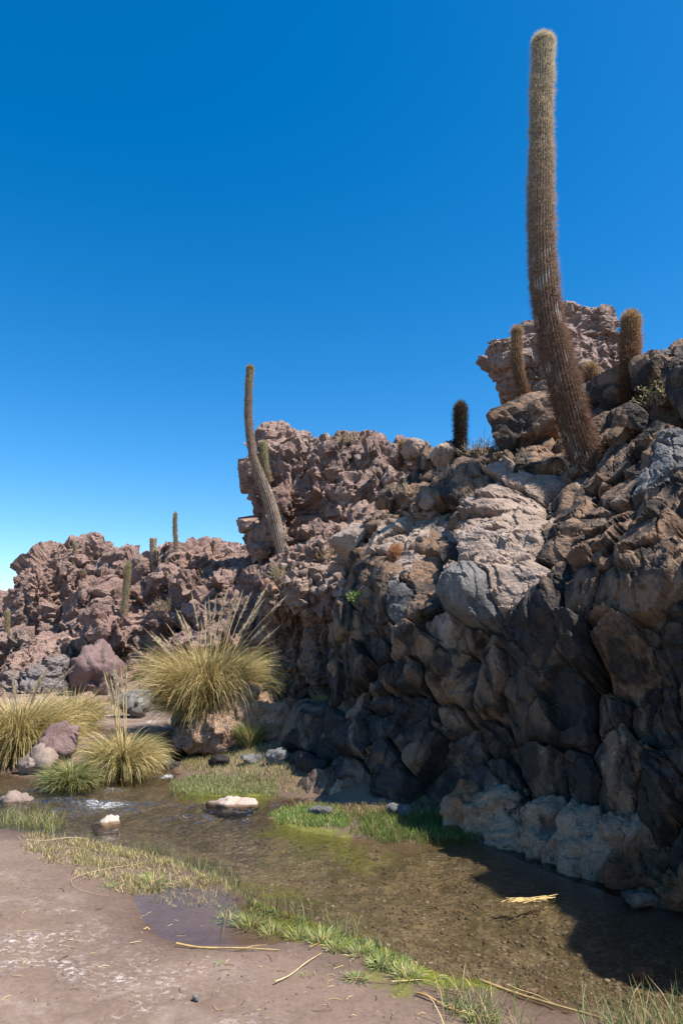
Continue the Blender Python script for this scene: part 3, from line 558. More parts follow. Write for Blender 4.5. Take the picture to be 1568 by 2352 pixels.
BO = []
# the free blocks on top
for k, (c, ax, M, w_, h_, mt, nf, tf) in enumerate(info):
    px, py, dy = BLK[k][0], BLK[k][1], BLK[k][6]
    if not (py < 1000 or dy >= 0.3): continue
    ax = ax*np.array([0.72, 0.8, 0.72]); planes = []
    for j, (c2, ax2, M2, *_r) in enumerate(info):
        if j == k: continue
        dv = c2-c; dd = np.linalg.norm(dv)
        if dd > 1.4: continue
        n = dv/dd; si = float(ellip(n[None], ax, M)[0]); sj = float(ellip(-n[None], ax2*0.72, M2)[0])
        if dd < (si+sj): planes.append((n, dd*si/(si+sj)-0.004))
    D, F = ico(5 if w_*h_ > 8500 else 4)
    r = rock_r(D, ax*1.12, M, np.random.default_rng(5000+k), 11, 34, (0.50, 0.9), planes, e=3.4)
    for _ in range(9): rng.normal(size=3); rng.uniform(0.62, 0.95)
    V = D*r[:, None]; size = float(ax.mean())*2
    V = roughen(V+c, D, size, rng, 0.035, 2.4, int(rng.integers(0, 9999)))-c
    obj('boulder', mesh_from('boulder', V, F, smooth=False), mt, cliff, tuple(c)); BO.append((V+c, F))
# the jointed face: blocks fitted together in the plane of the cliff
CO_ = np.array([2.4, 4.5, 0.0]); cu = np.array([-0.58, 0.815, 0]); cn0 = np.array([-0.815, -0.58, 0])
TL = R(33); cz = np.array([0, 0, 1.0]); cn = math.cos(TL)*cn0+math.sin(TL)*cz; cw = math.cos(TL)*cz-math.sin(TL)*cn0
seeds = []
for (px, py, w_, h_, mt, lean, dy) in BLK:
    if py < 1000 or dy >= 0.3: continue
    p_ = at(px, py, CY(px, py)+dy); q = p_-CO_
    du = at(px+w_/2, py, CY(px+w_/2, py))-at(px-w_/2, py, CY(px-w_/2, py)); dw = at(px, py-h_/2, CY(px, py-h_/2))-at(px, py+h_/2, CY(px, py+h_/2))
    seeds.append((q@cu, q@cw, q@cn, max(abs(du@cu), 0.5*abs(w_*scale_at(px, py, p_[1])))/2, max(abs(dw@cw), 0.5*h_*scale_at(px, py, p_[1]))/2, lean, mt))
for k in range(16):                                  # the wall goes on out of the picture
    u_, w2 = rng.uniform(-2.6, -0.9), rng.uniform(0.0, 3.6)
    seeds.append((u_, w2, 0.12-0.05*w2, 0.32, 0.34, 0, D_))
SD = np.array([q[:6] for q in seeds], float)
SP_ = SD[:, :2]; r2 = ((SP_[:, None]-SP_[None])**2).sum(-1); n_ = len(SP_)
Kk = np.where(r2 > 0, r2*np.log(r2+1e-12), 0)+np.eye(n_)*0.12; Qq = np.c_[np.ones(n_), SP_]
sol = np.linalg.solve(np.block([[Kk, Qq], [Qq.T, np.zeros((3, 3))]]), np.r_[SD[:, 2], 0, 0, 0])
du_ = 0.0155; ua = np.arange(-2.8, 6.6, du_); wa = np.arange(-0.35, 5.6, du_)
U_, W_ = np.meshgrid(ua, wa); uu, ww = U_.ravel(), W_.ravel(); UV = np.stack([uu, ww, 0*uu], 1)
base_n = sol[n_]+sol[n_+1]*uu+sol[n_+2]*ww
for k in range(n_):
    r_ = (uu-SP_[k, 0])**2+(ww-SP_[k, 1])**2; base_n = base_n+sol[k]*r_*np.log(r_+1e-12)
wu = uu+0.075*fbm(UV*2.6, 3, 201)+0.005*fbm(UV*11, 2, 203); wv = ww+0.075*fbm(UV*2.6+7, 3, 205)+0.005*fbm(UV*11+3, 2, 207)
d1 = np.full(len(uu), 99.0); d2 = d1.copy(); cid = np.zeros(len(uu), int); c2 = np.zeros(len(uu), int)
for k in range(n_):
    a_, b_ = SD[k, 3], SD[k, 4]; le = -R(SD[k, 5])*0.9; x_, y_ = wu-SD[k, 0], wv-SD[k, 1]
    xr, yr = x_*math.cos(le)-y_*math.sin(le), x_*math.sin(le)+y_*math.cos(le)
    dd = (np.abs(xr/a_)**2.4+np.abs(yr/b_)**2.4)**(1/2.4)+0.25*(0.32/math.sqrt(a_*b_)-1)*0
    m = dd < d1; m2 = (~m) & (dd < d2); c2 = np.where(m, cid, np.where(m2, k, c2)); d2 = np.where(m, d1, np.minimum(d2, dd)); cid = np.where(m, k, cid); d1 = np.where(m, dd, d1)
sz = np.sqrt(SD[:, 3]*SD[:, 4])[cid]; g = (d2-d1)*sz*0.5          # about the distance to the joint, in metres
tl = np.clip(rng.normal(0, 1, (n_, 2))*np.array([0.26, 0.24]), -.36, .36); of = rng.normal(0, 0.055, n_); bl = rng.uniform(0.0, 0.05, n_)
par = np.arange(n_)                                  # some neighbours are one broken mass: same plane, thin cracks
for k in range(n_):
    dk = np.hypot(SD[:, 0]-SD[k, 0], SD[:, 1]-SD[k, 1])/(SD[k, 3]+SD[k, 4]+SD[:, 3]+SD[:, 4]); dk[k] = 9
    j = int(dk.argmin())
    if rng.uniform() < 0.55 and SD[j, 3]*SD[j, 4] > 0.6*SD[k, 3]*SD[k, 4] and par[j] == j: par[k] = j
of = np.where(par == np.arange(n_), of, of[par]+(tl[par]*(SD[:, :2]-SD[par, :2])).sum(1)*0.8+rng.normal(0, 0.012, n_)); tl = tl[par]*0.9+rng.normal(0, 0.05, (n_, 2))
same = (par[cid] == par[c2]); jw = np.where(same, 0.28, 1.0)*(0.55+0.9*sstep(-.5, .5, fbm(UV*1.3, 2, 233)))
for (bx, by, br, ba) in [(1440, 1310, .75, .30), (1330, 1235, .4, .12), (1075, 1360, .3, .10), (1256, 1469, .35, .10), (1290, 1560, .3, -.10), (1010, 1330, .3, -.10), (1400, 1600, .35, -.12), (1050, 1450, .25, -.10), (1500, 1640, .3, .08), (1420, 1770, .35, .10), (960, 1490, .4, .06)]:
    qb = at(bx, by, CY(bx, by))-CO_; base_n = base_n+ba*np.exp(-(((uu-qb@cu)/br)**2+((ww-qb@cw)/br)**2))
cx_, cy_ = uu-SD[cid, 0], ww-SD[cid, 1]
hh = base_n+of[cid]+tl[cid, 0]*cx_+tl[cid, 1]*cy_-bl[cid]*np.clip(d1, 0, 1.6)**2
hh = hh-jw*(0.045*np.exp(-g/0.020)*np.clip(sz/0.3, .5, 1.3)+0.12*(1-sstep(0.002, 0.030, g)))
V0 = CO_+uu[:, None]*cu+ww[:, None]*cw+hh[:, None]*cn
off_ = 0.0
Q0 = V0+0.10*np.stack([fbm(V0*2.2, 2, 211+k) for k in range(3)], 1)
f1, f2, ci, til = cells(Q0*1.9+off_, 221); dn = 0.12*til+0.045*(ci-.5)-0.022*(1-sstep(0, .05, f2-f1))*(ci > .55)
f1, f2, ci, til = cells(Q0*5.2+off_, 223); dn += 0.028*til+0.010*(ci-.5)
f1, f2, ci, til = cells(Q0@np.stack([cu, cw, cn], 1)*np.array([2.6, 0.9, 1.2])+4, 231); dn -= 0.05*(1-sstep(0.0, .05, f2-f1))*(ci > .4)-0.05*(ci-.5)
lay = np.array([1.0 if q[6] is M_TAN else 0.25 for q in seeds])[cid]
f1, f2, ci, til = cells(Q0*np.array([4, 4, 13.])+off_, 225); dn += lay*(0.018*til+0.022*(ci-.5))
dn += 0.012*fbm(V0*3.1+off_, 3, 227)+0.007*fbm(V0*13, 3, 229)
V0 = V0+cn*dn[:, None]; hbase = CO_+uu[:, None]*cu+ww[:, None]*cw+(base_n+dn)[:, None]*cn
# keep what belongs to the face as the hill stands
rel = V0-np.array([0, 0, CAM_H]); dep = rel[:, 1]*CP+rel[:, 2]*SP; upc = -rel[:, 1]*SP+rel[:, 2]*CP
PX = np.stack([784+FPX*rel[:, 0]/dep, 1176-FPX*upc/dep], 1)
MASK = [(640, 1780), (645, 1700), (700, 1640), (752, 1620), (760, 1520), (764, 1410), (796, 1290), (800, 1235), (850, 1190), (930, 1130), (1000, 1095), (1050, 1062), (1110, 1045), (1165, 1030), (1240, 1020), (1300, 1060), (1360, 1085), (1400, 1020), (1412, 975), (1450, 945), (1500, 960), (1568, 985), (1750, 1000), (4000, 900), (4000, 4200), (1900, 2260), (1568, 2110), (1300, 2010), (1050, 1905), (870, 1880), (700, 1850)]
inm = (poly_sd(PX, MASK) < 0) & (dep > 0.5)
nu, nw = len(ua), len(wa)
i = (np.arange(nw-1)[:, None]*nu+np.arange(nu-1)[None]).ravel(); FQ = np.stack([i, i+1, i+nu+1, i+nu], 1)
fc = cid[FQ[:, 0]]; okf = inm[FQ].all(1) & (V0[FQ[:, 0], 2] > -0.15)
for k in range(n_):
    fk = FQ[okf & (fc == k)]
    if len(fk) < 60: continue
    us, inv = np.unique(fk, return_inverse=True); fl = inv.reshape(fk.shape); V = V0[us].copy()
    ex = cid[us] != k; ue = us[ex]                    # the rim keeps to this block's own surface
    hk = of[k]+tl[k, 0]*(uu[ue]-SD[k, 0])+tl[k, 1]*(ww[ue]-SD[k, 1])-bl[k]*np.clip(d1[ue], 0, 1.6)**2-jw[ue]*(0.045*np.clip(sz[ue]/0.3, .5, 1.3)+0.12)
    V[ex] = hbase[ue]+cn*hk[:, None]
    E = np.concatenate([fl[:, [0, 1]], fl[:, [1, 2]], fl[:, [2, 3]], fl[:, [3, 0]]]); key = E[:, 0].astype(np.int64)*len(us)+E[:, 1]; rk = E[:, 1].astype(np.int64)*len(us)+E[:, 0]
    bd = E[~np.isin(key, rk)]; bv, binv = np.unique(bd, return_inverse=True); bi = binv.reshape(bd.shape)
    cen = V.mean(0); back = V[bv]-cn*0.34; back = cen+(back-cen)*np.array([1, 1, 1.0])-0.06*((back-cen)-((back-cen)@cn)[:, None]*cn)
    sk = np.stack([bd[:, 1], bd[:, 0], len(us)+bi[:, 0], len(us)+bi[:, 1]], 1)
    me_ = mesh_from('boulder', np.concatenate([V, back])-cen, np.concatenate([fl, sk]), smooth=False); BO.append((V, fl))
    obj('boulder', me_, seeds[k][6], cliff, tuple(cen))

# ------------------------------------------------------------------ ray casting onto what has been built
allV = [RV, TV, SV, MV, FV, PV, CV]; allF = [RF, TF, SF, MF, FF, PF, CF]
bV, bF, n = [], [], 0
for V_, F_ in zip(allV, allF):
    bV.append(V_); bF += [tuple(f) for f in (F_+n).tolist()]; n += len(V_)
for V_, F_ in BO:
    bV.append(V_); bF += [tuple(f) for f in (F_+n).tolist()]; n += len(V_)
BVH = BVHTree.FromPolygons(np.concatenate(bV).tolist(), bF)
CO = Vector((0, 0, CAM_H))
def hit(px, py, tries=14):
    for k in range(tries):
        d = Vector(ray(px, py+k*1.5).tolist()).normalized(); h = BVH.ray_cast(CO, d)
        if h[0] is not None: return h[0], h[1]
    return Vector(at(px, py, 16).tolist()), Vector((0, 0, 1))
def drop(x, y, ztop=12):
    h = BVH.ray_cast(Vector((x, y, ztop)), Vector((0, 0, -1)))
    return h[0]

# ------------------------------------------------------------------ loose stones
def stone_mesh(name, ax, seed, lvl=3, nfac=8, rough=0.04, M=None, e=2.4, cut=(0.7, 1.0), p=11):
    rg = np.random.default_rng(seed); D, F = ico(lvl); M = np.eye(3) if M is None else M
    V = D*rock_r(D, np.array(ax, float), M, rg, nfac, p, cut, e=e)[:, None]
    return mesh_from(name, roughen(V, D, float(np.mean(ax))*2, rg, rough, 2.6), F)
def stone(px, py, w_, h_, mat, label, seed, cat='stone', lean=0, flat=None, lvl=4, sink=0.25, name='stone', deep=0.6, group=None, under=False):
    """a loose stone whose foot stands at the picture position px, py on the ground"""
    b = ground_at(px, py, 0.03); s = float(scale_at(px, py, b[1])); ax = (w_*s/2, w_*s/2*deep, h_*s/2*(1+sink))
    M = np.array(Matrix.Rotation(R(lean), 3, 'Y'))
    b = ground_at(px, py, 0.0); c = (b[0], b[1]+ax[1]*0.7, float(terrain_h(np.array([b[0]]), np.array([b[1]+ax[1]*0.7]))[0]))
    if c[2] < -0.02 and not under: ax = (ax[0], ax[1], (h_*s+0.13)/2); c = (c[0], c[1], h_*s*(1-sink*0.6)-ax[2])
    else: c = (c[0], c[1], c[2]+ax[2]*(1-2*sink)*(0.3 if under else 1))
    o = obj(name, stone_mesh(name, ax, seed, lvl, 10, 0.075, M=M, cut=(0.58, 0.98), p=14), mat, None, c)
    return tag(o, label, cat, group)
stone(527, 1853, 150, 19, M_PINK, 'long flat pinkish-white stone lying alone in the middle of the stream', 1, lean=-7, sink=0.3, deep=0.5)
stone(247, 1896, 80, 20, M_PINK, 'pale rounded stone below the white riffle of the stream', 2, sink=0.28)
stone(35, 1840, 92, 22, M_SCREE, 'flat grey-pink stone among reeds at the left stream edge', 3, sink=0.3, lean=-4)
stone(243, 1784, 52, 16, M_PINK, 'small tan stone at the water under the plumed grass tussock', 4, sink=0.25)
stone(735, 1880, 72, 20, M_GREY, 'flat slate-blue stone in the bright green grass patch', 5, sink=0.3)
stone(920, 1884, 86, 24, M_GREY, 'flat blue-grey stone in shade at the foot of the cliff', 6, sink=0.25)
stone(1480, 2084, 120, 26, M_DARK, 'dark wet slab half under water below the reddish undercut bank', 7, sink=0.35)
stone(640, 1788, 70, 34, M_GREY, 'grey stone lying in shade beside the big dark boulder', 8, sink=0.3)
stone(575, 1778, 60, 24, M_GREY, 'low grey stone sunk in the shaded bank grass', 9, sink=0.3)
stone(500, 1772, 60, 26, M_DARK, 'small dark stone at the shadow edge by the narrow inlet', 10, sink=0.3)
stone(396, 1764, 46, 18, M_DARK, 'low black stone splitting the little cascade', 12, sink=0.35)
stone(628, 1738, 40, 30, M_GREY, 'small grey stone beside the short green tussock', 13, sink=0.25)
stone(605, 1728, 34, 28, M_SCREE, 'pinkish stone behind the short green tussock', 14, sink=0.25)
stone(510, 1712, 40, 30, M_GREY, 'small grey cobble at the foot of the earth bank', 15, sink=0.2)
stone(455, 1712, 190, 30, M_SCREE, 'long low flat slab at the foot of the earth bank', 16, sink=0.2, lean=3, deep=0.3)
stone(449, 2334, 20, 16, M_GREY, 'small grey pebble lying on the salty mud', 17, sink=0.15, lvl=3)
stone(462, 2116, 8, 8, M_PINK, 'tiny white pebble in the shallow puddle', 18, sink=0.15, lvl=3)
stone(1470, 2192, 66, 40, M_SCREE, 'brown rounded rock under the water at the shadow edge', 19, sink=0.4, under=True)
stone(1225, 2262, 30, 20, M_SCREE, 'small brown stone under water near the long dry reed', 20, sink=0.3, lvl=3, under=True)
bo = stone(112, 1776, 128, 100, M_PLUM, 'plum-topped boulder between the grass tussocks at the stream', 21, 'boulder', name='boulder', sink=0.08, deep=0.7, lean=-14)
stone(72, 1782, 96, 62, M_SCREE, 'pale grey boulder leaning against the plum-topped boulder', 22, 'boulder', name='boulder', sink=0.15, deep=0.5, lean=-20)
stone(300, 1688, 110, 64, M_GREY, 'blue-grey flat rock behind the plumed grass tussock', 23, 'boulder', name='boulder', sink=0.05, deep=0.5)
P_ = at(232, 1553, 16.4); s_ = float(scale_at(232, 1553, 16.4))
pb = obj('boulder', stone_mesh('boulder', (72*s_, 62*s_, 82*s_), 31, 5, 11, 0.075, cut=(.6, .95), p=16), M_PLUM, None, tuple(P_))
tag(pb, 'big purple-brown boulder standing against the foot of the far ridge', 'boulder')

# scree: loose angular stones that belong to the slope
rng = np.random.default_rng(7)
SM = [stone_mesh('stone', (0.10*rng.uniform(.8, 1.3), 0.09, 0.07*rng.uniform(.7, 1.3)), 300+k, 3, 8, 0.03, cut=(0.42, 0.85), e=3.0, p=40) for k in range(8)]
for me_ in SM:
    me_.materials.append(M_SCREE); me_.polygons.foreach_set('use_smooth', np.zeros(len(me_.polygons), bool))
for k in range(190):
    if k < 130: px, py = rng.uniform(640, 800), rng.uniform(1235, 1395)
    elif k < 165: px, py = rng.uniform(660, 1000), rng.uniform(1050, 1240)
    else: px, py = rng.uniform(840, 1020), rng.uniform(1080, 1200)
    p_, n_ = hit(px, py)
    if p_.y > 17 or n_.z < 0.05: continue
    o = obj('stone', SM[k % 8], None, slope if p_.y < 14.6 else tower, p_+n_*0.02)
    o.rotation_euler = rng.uniform(-3, 3, 3).tolist(); f_ = float(rng.uniform(0.4, 1.25)); o.scale = (f_, f_, f_)

# gravel of the stream bed
rng = np.random.default_rng(17); n = 4200
pxs = rng.uniform(250, 1600, n*3); pys = 1860+(2380-1860)*rng.uniform(0, 1, n*3)**0.8
gp = ground_at(pxs, pys, -0.1); hz, hd, _a, _b = terrain_h(gp[:, 0], gp[:, 1], True)
ok = np.where(hd < -0.12)[0][:n]; gp = gp[ok]; n = len(ok); hz = hz[ok]
D, F = ico(2); D1, F1 = ico(1)
PVs, PFs, PCs, off = [], [], [], 0
CP_ = np.array([(0.17, .125, .085), (0.24, .18, .13), (0.32, .255, .20), (0.20, .15, .11), (0.17, .135, .105), (0.40, .35, .30), (0.25, .15, .10)])
for k in range(n):
    Dk, Fk = (D1, F1)
    r_ = 0.004+0.013*rng.uniform()**4
    ax = r_*np.array([rng.uniform(.8, 1.5), rng.uniform(.8, 1.4), rng.uniform(.4, .8)]); a_ = rng.uniform(0, 6.28); ca, sa = math.cos(a_), math.sin(a_)
    V = Dk*ax; V = np.stack([V[:, 0]*ca-V[:, 1]*sa, V[:, 0]*sa+V[:, 1]*ca, V[:, 2]], 1)
    PVs.append(V+np.array([gp[k, 0], gp[k, 1], hz[k]+ax[2]*0.1])); PFs.append(Fk+off); off += len(Dk)
    PCs.append(np.tile(CP_[rng.choice(7, p=[.2, .24, .14, .2, .12, .05, .05])]*rng.uniform(.5, 0.9), (len(Dk), 1)))
M_PEB = attr_mat('pebbles', 0.6, 0, 0.3, 0.3, 90)
obj('gravel', mesh_from('gravel', np.concatenate(PVs), np.concatenate(PFs), {'col': np.concatenate(PCs)}), M_PEB, kind='stuff')

# ------------------------------------------------------------------ cacti
M_STEM = attr_mat('cactus_skin', 0.8, 0, 0.15, 0.35, 55)
M_SPINE = attr_mat('cactus_spines', 0.6, 0.35, 0.2, 0.3, 30)
def smooth_path(P, R_, ds):
    P = np.asarray(P, float); R_ = np.asarray(R_, float)
    seg = np.r_[0, np.cumsum(np.linalg.norm(np.diff(P, axis=0), axis=1))]; L = seg[-1]
    t = np.linspace(0, L, max(int(L/ds), 8))
    fine = np.linspace(0, L, 400); Q = np.stack([np.interp(fine, seg, P[:, k]) for k in range(3)], 1); RR = np.interp(fine, seg, R_)
    for _ in range(14):
        Q[1:-1] = 0.25*Q[:-2]+0.5*Q[1:-1]+0.25*Q[2:]; RR[1:-1] = 0.25*RR[:-2]+0.5*RR[1:-1]+0.25*RR[2:]
    return np.stack([np.interp(t, fine, Q[:, k]) for k in range(3)], 1), np.interp(t, fine, RR), t, L
def cactus_meshes(P, R_, ribs, seed, ds, ncol, spine_n, spine_l, spine_w, cols, dens=1.0, chop=False, scar=0.0):
    """P from base to top. cols: list of (t, skin rgb, spine rgb)"""
    rg = np.random.default_rng(seed)
    C, r0, t, L = smooth_path(P, R_, ds); n = len(C)
    T = np.gradient(C, axis=0); T /= np.linalg.norm(T, axis=1)[:, None]
    U = np.cross(T, [0, 1, 0]); U /= np.linalg.norm(U, axis=1)[:, None]; B = np.cross(T, U)
    rtop = r0[-1]; q = np.clip((L-t)/(rtop*1.15), 0, 1)
    prof = r0*np.sqrt(np.clip(1-(1-q)**2, 0.0, 1)) if not chop else r0
    prof = prof*(1+0.035*fbm(np.stack([t*2.2, t*0+seed, t*0], 1), 3, seed))
    ph = np.linspace(0, 2*math.pi, ribs*ncol, endpoint=False); wave = np.cos(ph*ribs)
    twist = 0.12*np.sin(t*1.1+seed)
    ang = ph[None]+twist[:, None]
    wob = 0.03*fbm(np.stack([np.cos(ph)[None].repeat(n, 0).ravel()*2, np.sin(ph)[None].repeat(n, 0).ravel()*2, np.repeat(t*3, len(ph))], 1), 3, seed+5).reshape(n, -1)
    rr = prof[:, None]*(1+0.055*np.sign(wave)*np.abs(wave)**0.7+wob)
    V = C[:, None]+rr[..., None]*(np.cos(ang)[..., None]*U[:, None]+np.sin(ang)[..., None]*B[:, None])
    m_ = len(ph); i_ = (np.arange(n-1)[:, None]*m_+np.arange(m_)[None]); j_ = (np.arange(n-1)[:, None]*m_+(np.arange(m_)[None]+1) % m_)
    F = np.stack([i_, j_, j_+m_, i_+m_], -1).reshape(-1, 4)
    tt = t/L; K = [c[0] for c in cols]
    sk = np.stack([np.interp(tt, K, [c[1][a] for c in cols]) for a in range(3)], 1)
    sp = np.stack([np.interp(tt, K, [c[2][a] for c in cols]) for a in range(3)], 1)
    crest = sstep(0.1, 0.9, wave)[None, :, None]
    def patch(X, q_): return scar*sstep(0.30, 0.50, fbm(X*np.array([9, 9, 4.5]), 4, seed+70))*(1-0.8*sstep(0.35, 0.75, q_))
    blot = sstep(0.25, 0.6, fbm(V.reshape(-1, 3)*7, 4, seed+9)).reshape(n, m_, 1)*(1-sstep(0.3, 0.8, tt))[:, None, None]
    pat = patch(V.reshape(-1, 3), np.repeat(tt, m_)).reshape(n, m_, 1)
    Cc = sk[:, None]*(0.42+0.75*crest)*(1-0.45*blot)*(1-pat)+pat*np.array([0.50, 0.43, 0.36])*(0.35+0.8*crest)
    # end cap
    Vf = np.concatenate([V.reshape(-1, 3), C[-1:]+T[-1:]*0.004]); Cf = np.concatenate([Cc.reshape(-1, 3), Cc[-1].mean(0)[None]])
    last = (n-1)*m_; capf = np.stack([last+np.arange(m_), last+(np.arange(m_)+1) % m_, np.full(m_, n*m_)], 1)
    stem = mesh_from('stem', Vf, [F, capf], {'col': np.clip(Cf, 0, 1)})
    # spines
    ns = int(spine_n*dens); ti = rg.uniform(0, 1, ns); ti = ti*0.985+0.015*rg.uniform(0, 1, ns)
    extra = int(ns*0.10); ti[:extra] = 1-rg.uniform(0, 1, extra)*min(0.12, 1.4*rtop/L)
    idx = np.clip(ti*(n-1), 0, n-1.001); i0 = idx.astype(int); fr_ = (idx-i0)[:, None]
    rib = rg.integers(0, ribs, ns); a_ = rib*2*math.pi/ribs+twist[i0]+rg.normal(0, 0.25/ribs*2, ns)
    c_ = C[i0]*(1-fr_)+C[i0+1]*fr_; pr = prof[i0]*(1-fr_[:, 0])+prof[i0+1]*fr_[:, 0]
    rad = np.cos(a_)[:, None]*U[i0]+np.sin(a_)[:, None]*B[i0]
    root = c_+rad*(pr*1.03)[:, None]
    up = T[i0]; capw = sstep(1-1.3*rtop/L, 1.0, ti)[:, None]
    tip_dir = rad*(1-0.75*capw)+up*capw+0.55*rg.normal(size=(ns, 3))+up*(-0.15+0.25*rg.normal(size=(ns, 1)))
    tip_dir /= np.linalg.norm(tip_dir, axis=1)[:, None]
    ln = spine_l*rg.uniform(0.45, 1.25, ns)*np.where(ti < 0.35, 1.25, 0.95)
    ln = ln*np.where((patch(root, ti) > 0.5) & (rg.uniform(size=ns) < 0.75), 0.12, 1.0)*(1+0.5*fbm(root*5, 2, seed+80))
    side = np.cross(tip_dir, rg.normal(size=(ns, 3))); side /= np.linalg.norm(side, axis=1)[:, None]; side *= spine_w/2
    SV_ = np.stack([root-side, root+side, root+tip_dir*ln[:, None]], 1).reshape(-1, 3)
    col = sp[i0]*rg.uniform(0.55, 1.35, (ns, 1)); white = (rg.uniform(size=ns) < 0.05)[:, None]; col = np.where(white, np.minimum(col*1.8+0.08, 0.7), col)
    spm = mesh_from('spines', SV_, np.arange(ns*3).reshape(-1, 3), {'col': np.repeat(np.clip(col, 0, 1), 3, 0)}, smooth=False)
    return stem, spm
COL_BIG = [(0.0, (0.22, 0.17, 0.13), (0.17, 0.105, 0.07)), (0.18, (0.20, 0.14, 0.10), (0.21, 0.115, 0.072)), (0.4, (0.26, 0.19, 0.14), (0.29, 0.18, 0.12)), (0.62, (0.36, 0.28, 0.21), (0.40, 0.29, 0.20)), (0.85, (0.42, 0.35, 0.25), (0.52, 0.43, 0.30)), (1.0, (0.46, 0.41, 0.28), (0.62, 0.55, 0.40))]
COL_FAR = [(0.0, (0.46, 0.36, 0.26), (0.36, 0.27, 0.18)), (0.35, (0.40, 0.31, 0.21), (0.34, 0.25, 0.16)), (0.7, (0.27, 0.21, 0.125), (0.34, 0.255, 0.15)), (1.0, (0.30, 0.27, 0.13), (0.42, 0.36, 0.20))]
COL_RED = [(0.0, (0.11, 0.075, 0.055), (0.16, 0.08, 0.05)), (0.5, (0.14, 0.09, 0.06), (0.29, 0.155, 0.085)), (1.0, (0.24, 0.18, 0.10), (0.45, 0.31, 0.17))]
COL_SHADED = [(0.0, (0.045, 0.03, 0.024), (0.05, 0.028, 0.02)), (0.6, (0.05, 0.036, 0.026), (0.075, 0.045, 0.03)), (1.0, (0.075, 0.058, 0.036), (0.12, 0.08, 0.045))]  # near-black silhouette: shade put into skin and spine colours
def cactus(pts, label, seed, ribs=20, cols=COL_FAR, ds=0.05, ncol=4, spn=2500, spl=0.06, spw=0.005, Y=None, chop=False, bury=0.25, group='columnar cacti on the rocks', arm=None, shrink=0.86, scar=0.0):
    """pts: (px, py, width) from base to top"""
    if Y is None:
        p_, n_ = hit(pts[0][0], pts[0][1]); Y = p_.y+0.06
    P = [at(a, b, Y) for a, b, c in pts]; Rr = [c/2*float(scale_at(a, b, Y))*shrink for a, b, c in pts]
    d0 = P[0]-P[1]; d0 /= np.linalg.norm(d0)
    P = [P[0]+d0*bury]+P; Rr = [Rr[0]]+Rr
    base = P[1]; root = thing('columnar_cactus', tuple(base), label, 'cactus', group)
    st, sm = cactus_meshes(np.array(P)-base, Rr, ribs, seed, ds, ncol, spn, spl, spw, cols, chop=chop, scar=scar)
    so = obj('stem', st, M_STEM, root); obj('spines', sm, M_SPINE, root, kind='stuff')
    if arm:
        PA = [at(a, b, Y+dy)-base for a, b, c, dy in arm]; RA = [c/2*float(scale_at(a, b, Y))*shrink for a, b, c, dy in arm]
        st, sm = cactus_meshes(np.array(PA), RA, ribs-6, seed+1, ds, ncol, spn//4, spl, spw, [(0, COL_FAR[2][1], COL_FAR[2][2]), (1, COL_FAR[3][1], COL_FAR[3][2])])
        ao = obj('arm', st, M_STEM, root); obj('spines', sm, M_SPINE, ao, kind='stuff')
    return root
C8 = [(470, 2300, 150), (430, 2200, 170), (385, 2050, 176), (345, 1900, 176), (310, 1750, 170), (283, 1650, 166), (255, 1500, 160), (235, 1350, 158), (225, 1200, 150), (220, 1050, 146), (219, 900, 140), (221, 750, 132), (221, 600, 116), (222, 450, 120), (225, 300, 118), (230, 150, 116), (231, 75, 106)]
main_pts = [(1143.4+a*.4479, 49+b*.4479, w_*.4479) for a, b, w_ in C8]
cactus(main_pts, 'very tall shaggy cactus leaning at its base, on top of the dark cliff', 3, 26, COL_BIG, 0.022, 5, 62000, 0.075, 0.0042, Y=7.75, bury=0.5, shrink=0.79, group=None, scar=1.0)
cactus([(650, 1268, 29), (637, 1220, 31), (625, 1170, 31), (612, 1130, 29), (597, 1090, 27), (583, 1050, 23), (574, 1000, 20), (570, 950, 19), (571, 900, 18), (575, 838, 18)], 'tall thin bent cactus in front of the reddish rock shoulder, with one short arm', 5, 18,
       [(0, (0.40, 0.32, 0.25), (0.34, 0.25, 0.18)), (.45, (0.34, 0.25, 0.19), (0.30, 0.21, 0.14)), (.8, (0.22, 0.15, 0.11), (0.30, 0.20, 0.13)), (1, (0.27, 0.22, 0.11), (0.38, 0.30, 0.17))], 0.04, 4, 9000, 0.05, 0.006, Y=14.9, group=None, scar=0.8,
       arm=[(618, 1108, 15, .05), (611, 1085, 17, .02), (607, 1050, 18, 0), (605, 1012, 17, 0)])
cactus([(1208, 940, 24), (1199, 890, 25), (1187, 845, 25), (1186, 800, 25), (1187, 750, 24)], 'slim cactus standing close in front of the overhanging pale outcrop', 7, 18, COL_RED, 0.03, 4, 7000, 0.06, 0.0045, Y=9.5, group=None)
cactus([(1447, 890, 40), (1446, 840, 41), (1447, 780, 41), (1448, 718, 38)], 'stout golden-brown cactus on the skyline right of the pale outcrop', 8, 20, COL_RED, 0.03, 4, 14000, 0.085, 0.0045, Y=8.7, group=None)
cactus([(1055, 1055, 29), (1056, 1010, 29), (1057, 965, 28), (1057, 925, 27)], 'shade-darkened cactus on the skyline above the lit cliff face', 9, 18, COL_SHADED, 0.03, 4, 7000, 0.07, 0.0045, Y=9.8, group=None)
cactus([(921, 1040, 12), (921, 1025, 13), (921, 1012, 12)], 'tiny reddish cactus on the crest behind the cliff', 10, 14, COL_RED, 0.03, 4, 1500, 0.06, 0.006, group=None)
cactus([(1357, 890, 28), (1357, 862, 30), (1357, 836, 28)], 'squat reddish cactus among stones right behind the tallest cactus', 11, 16, COL_RED, 0.03, 4, 4500, 0.08, 0.0045, Y=9.6, group=None)
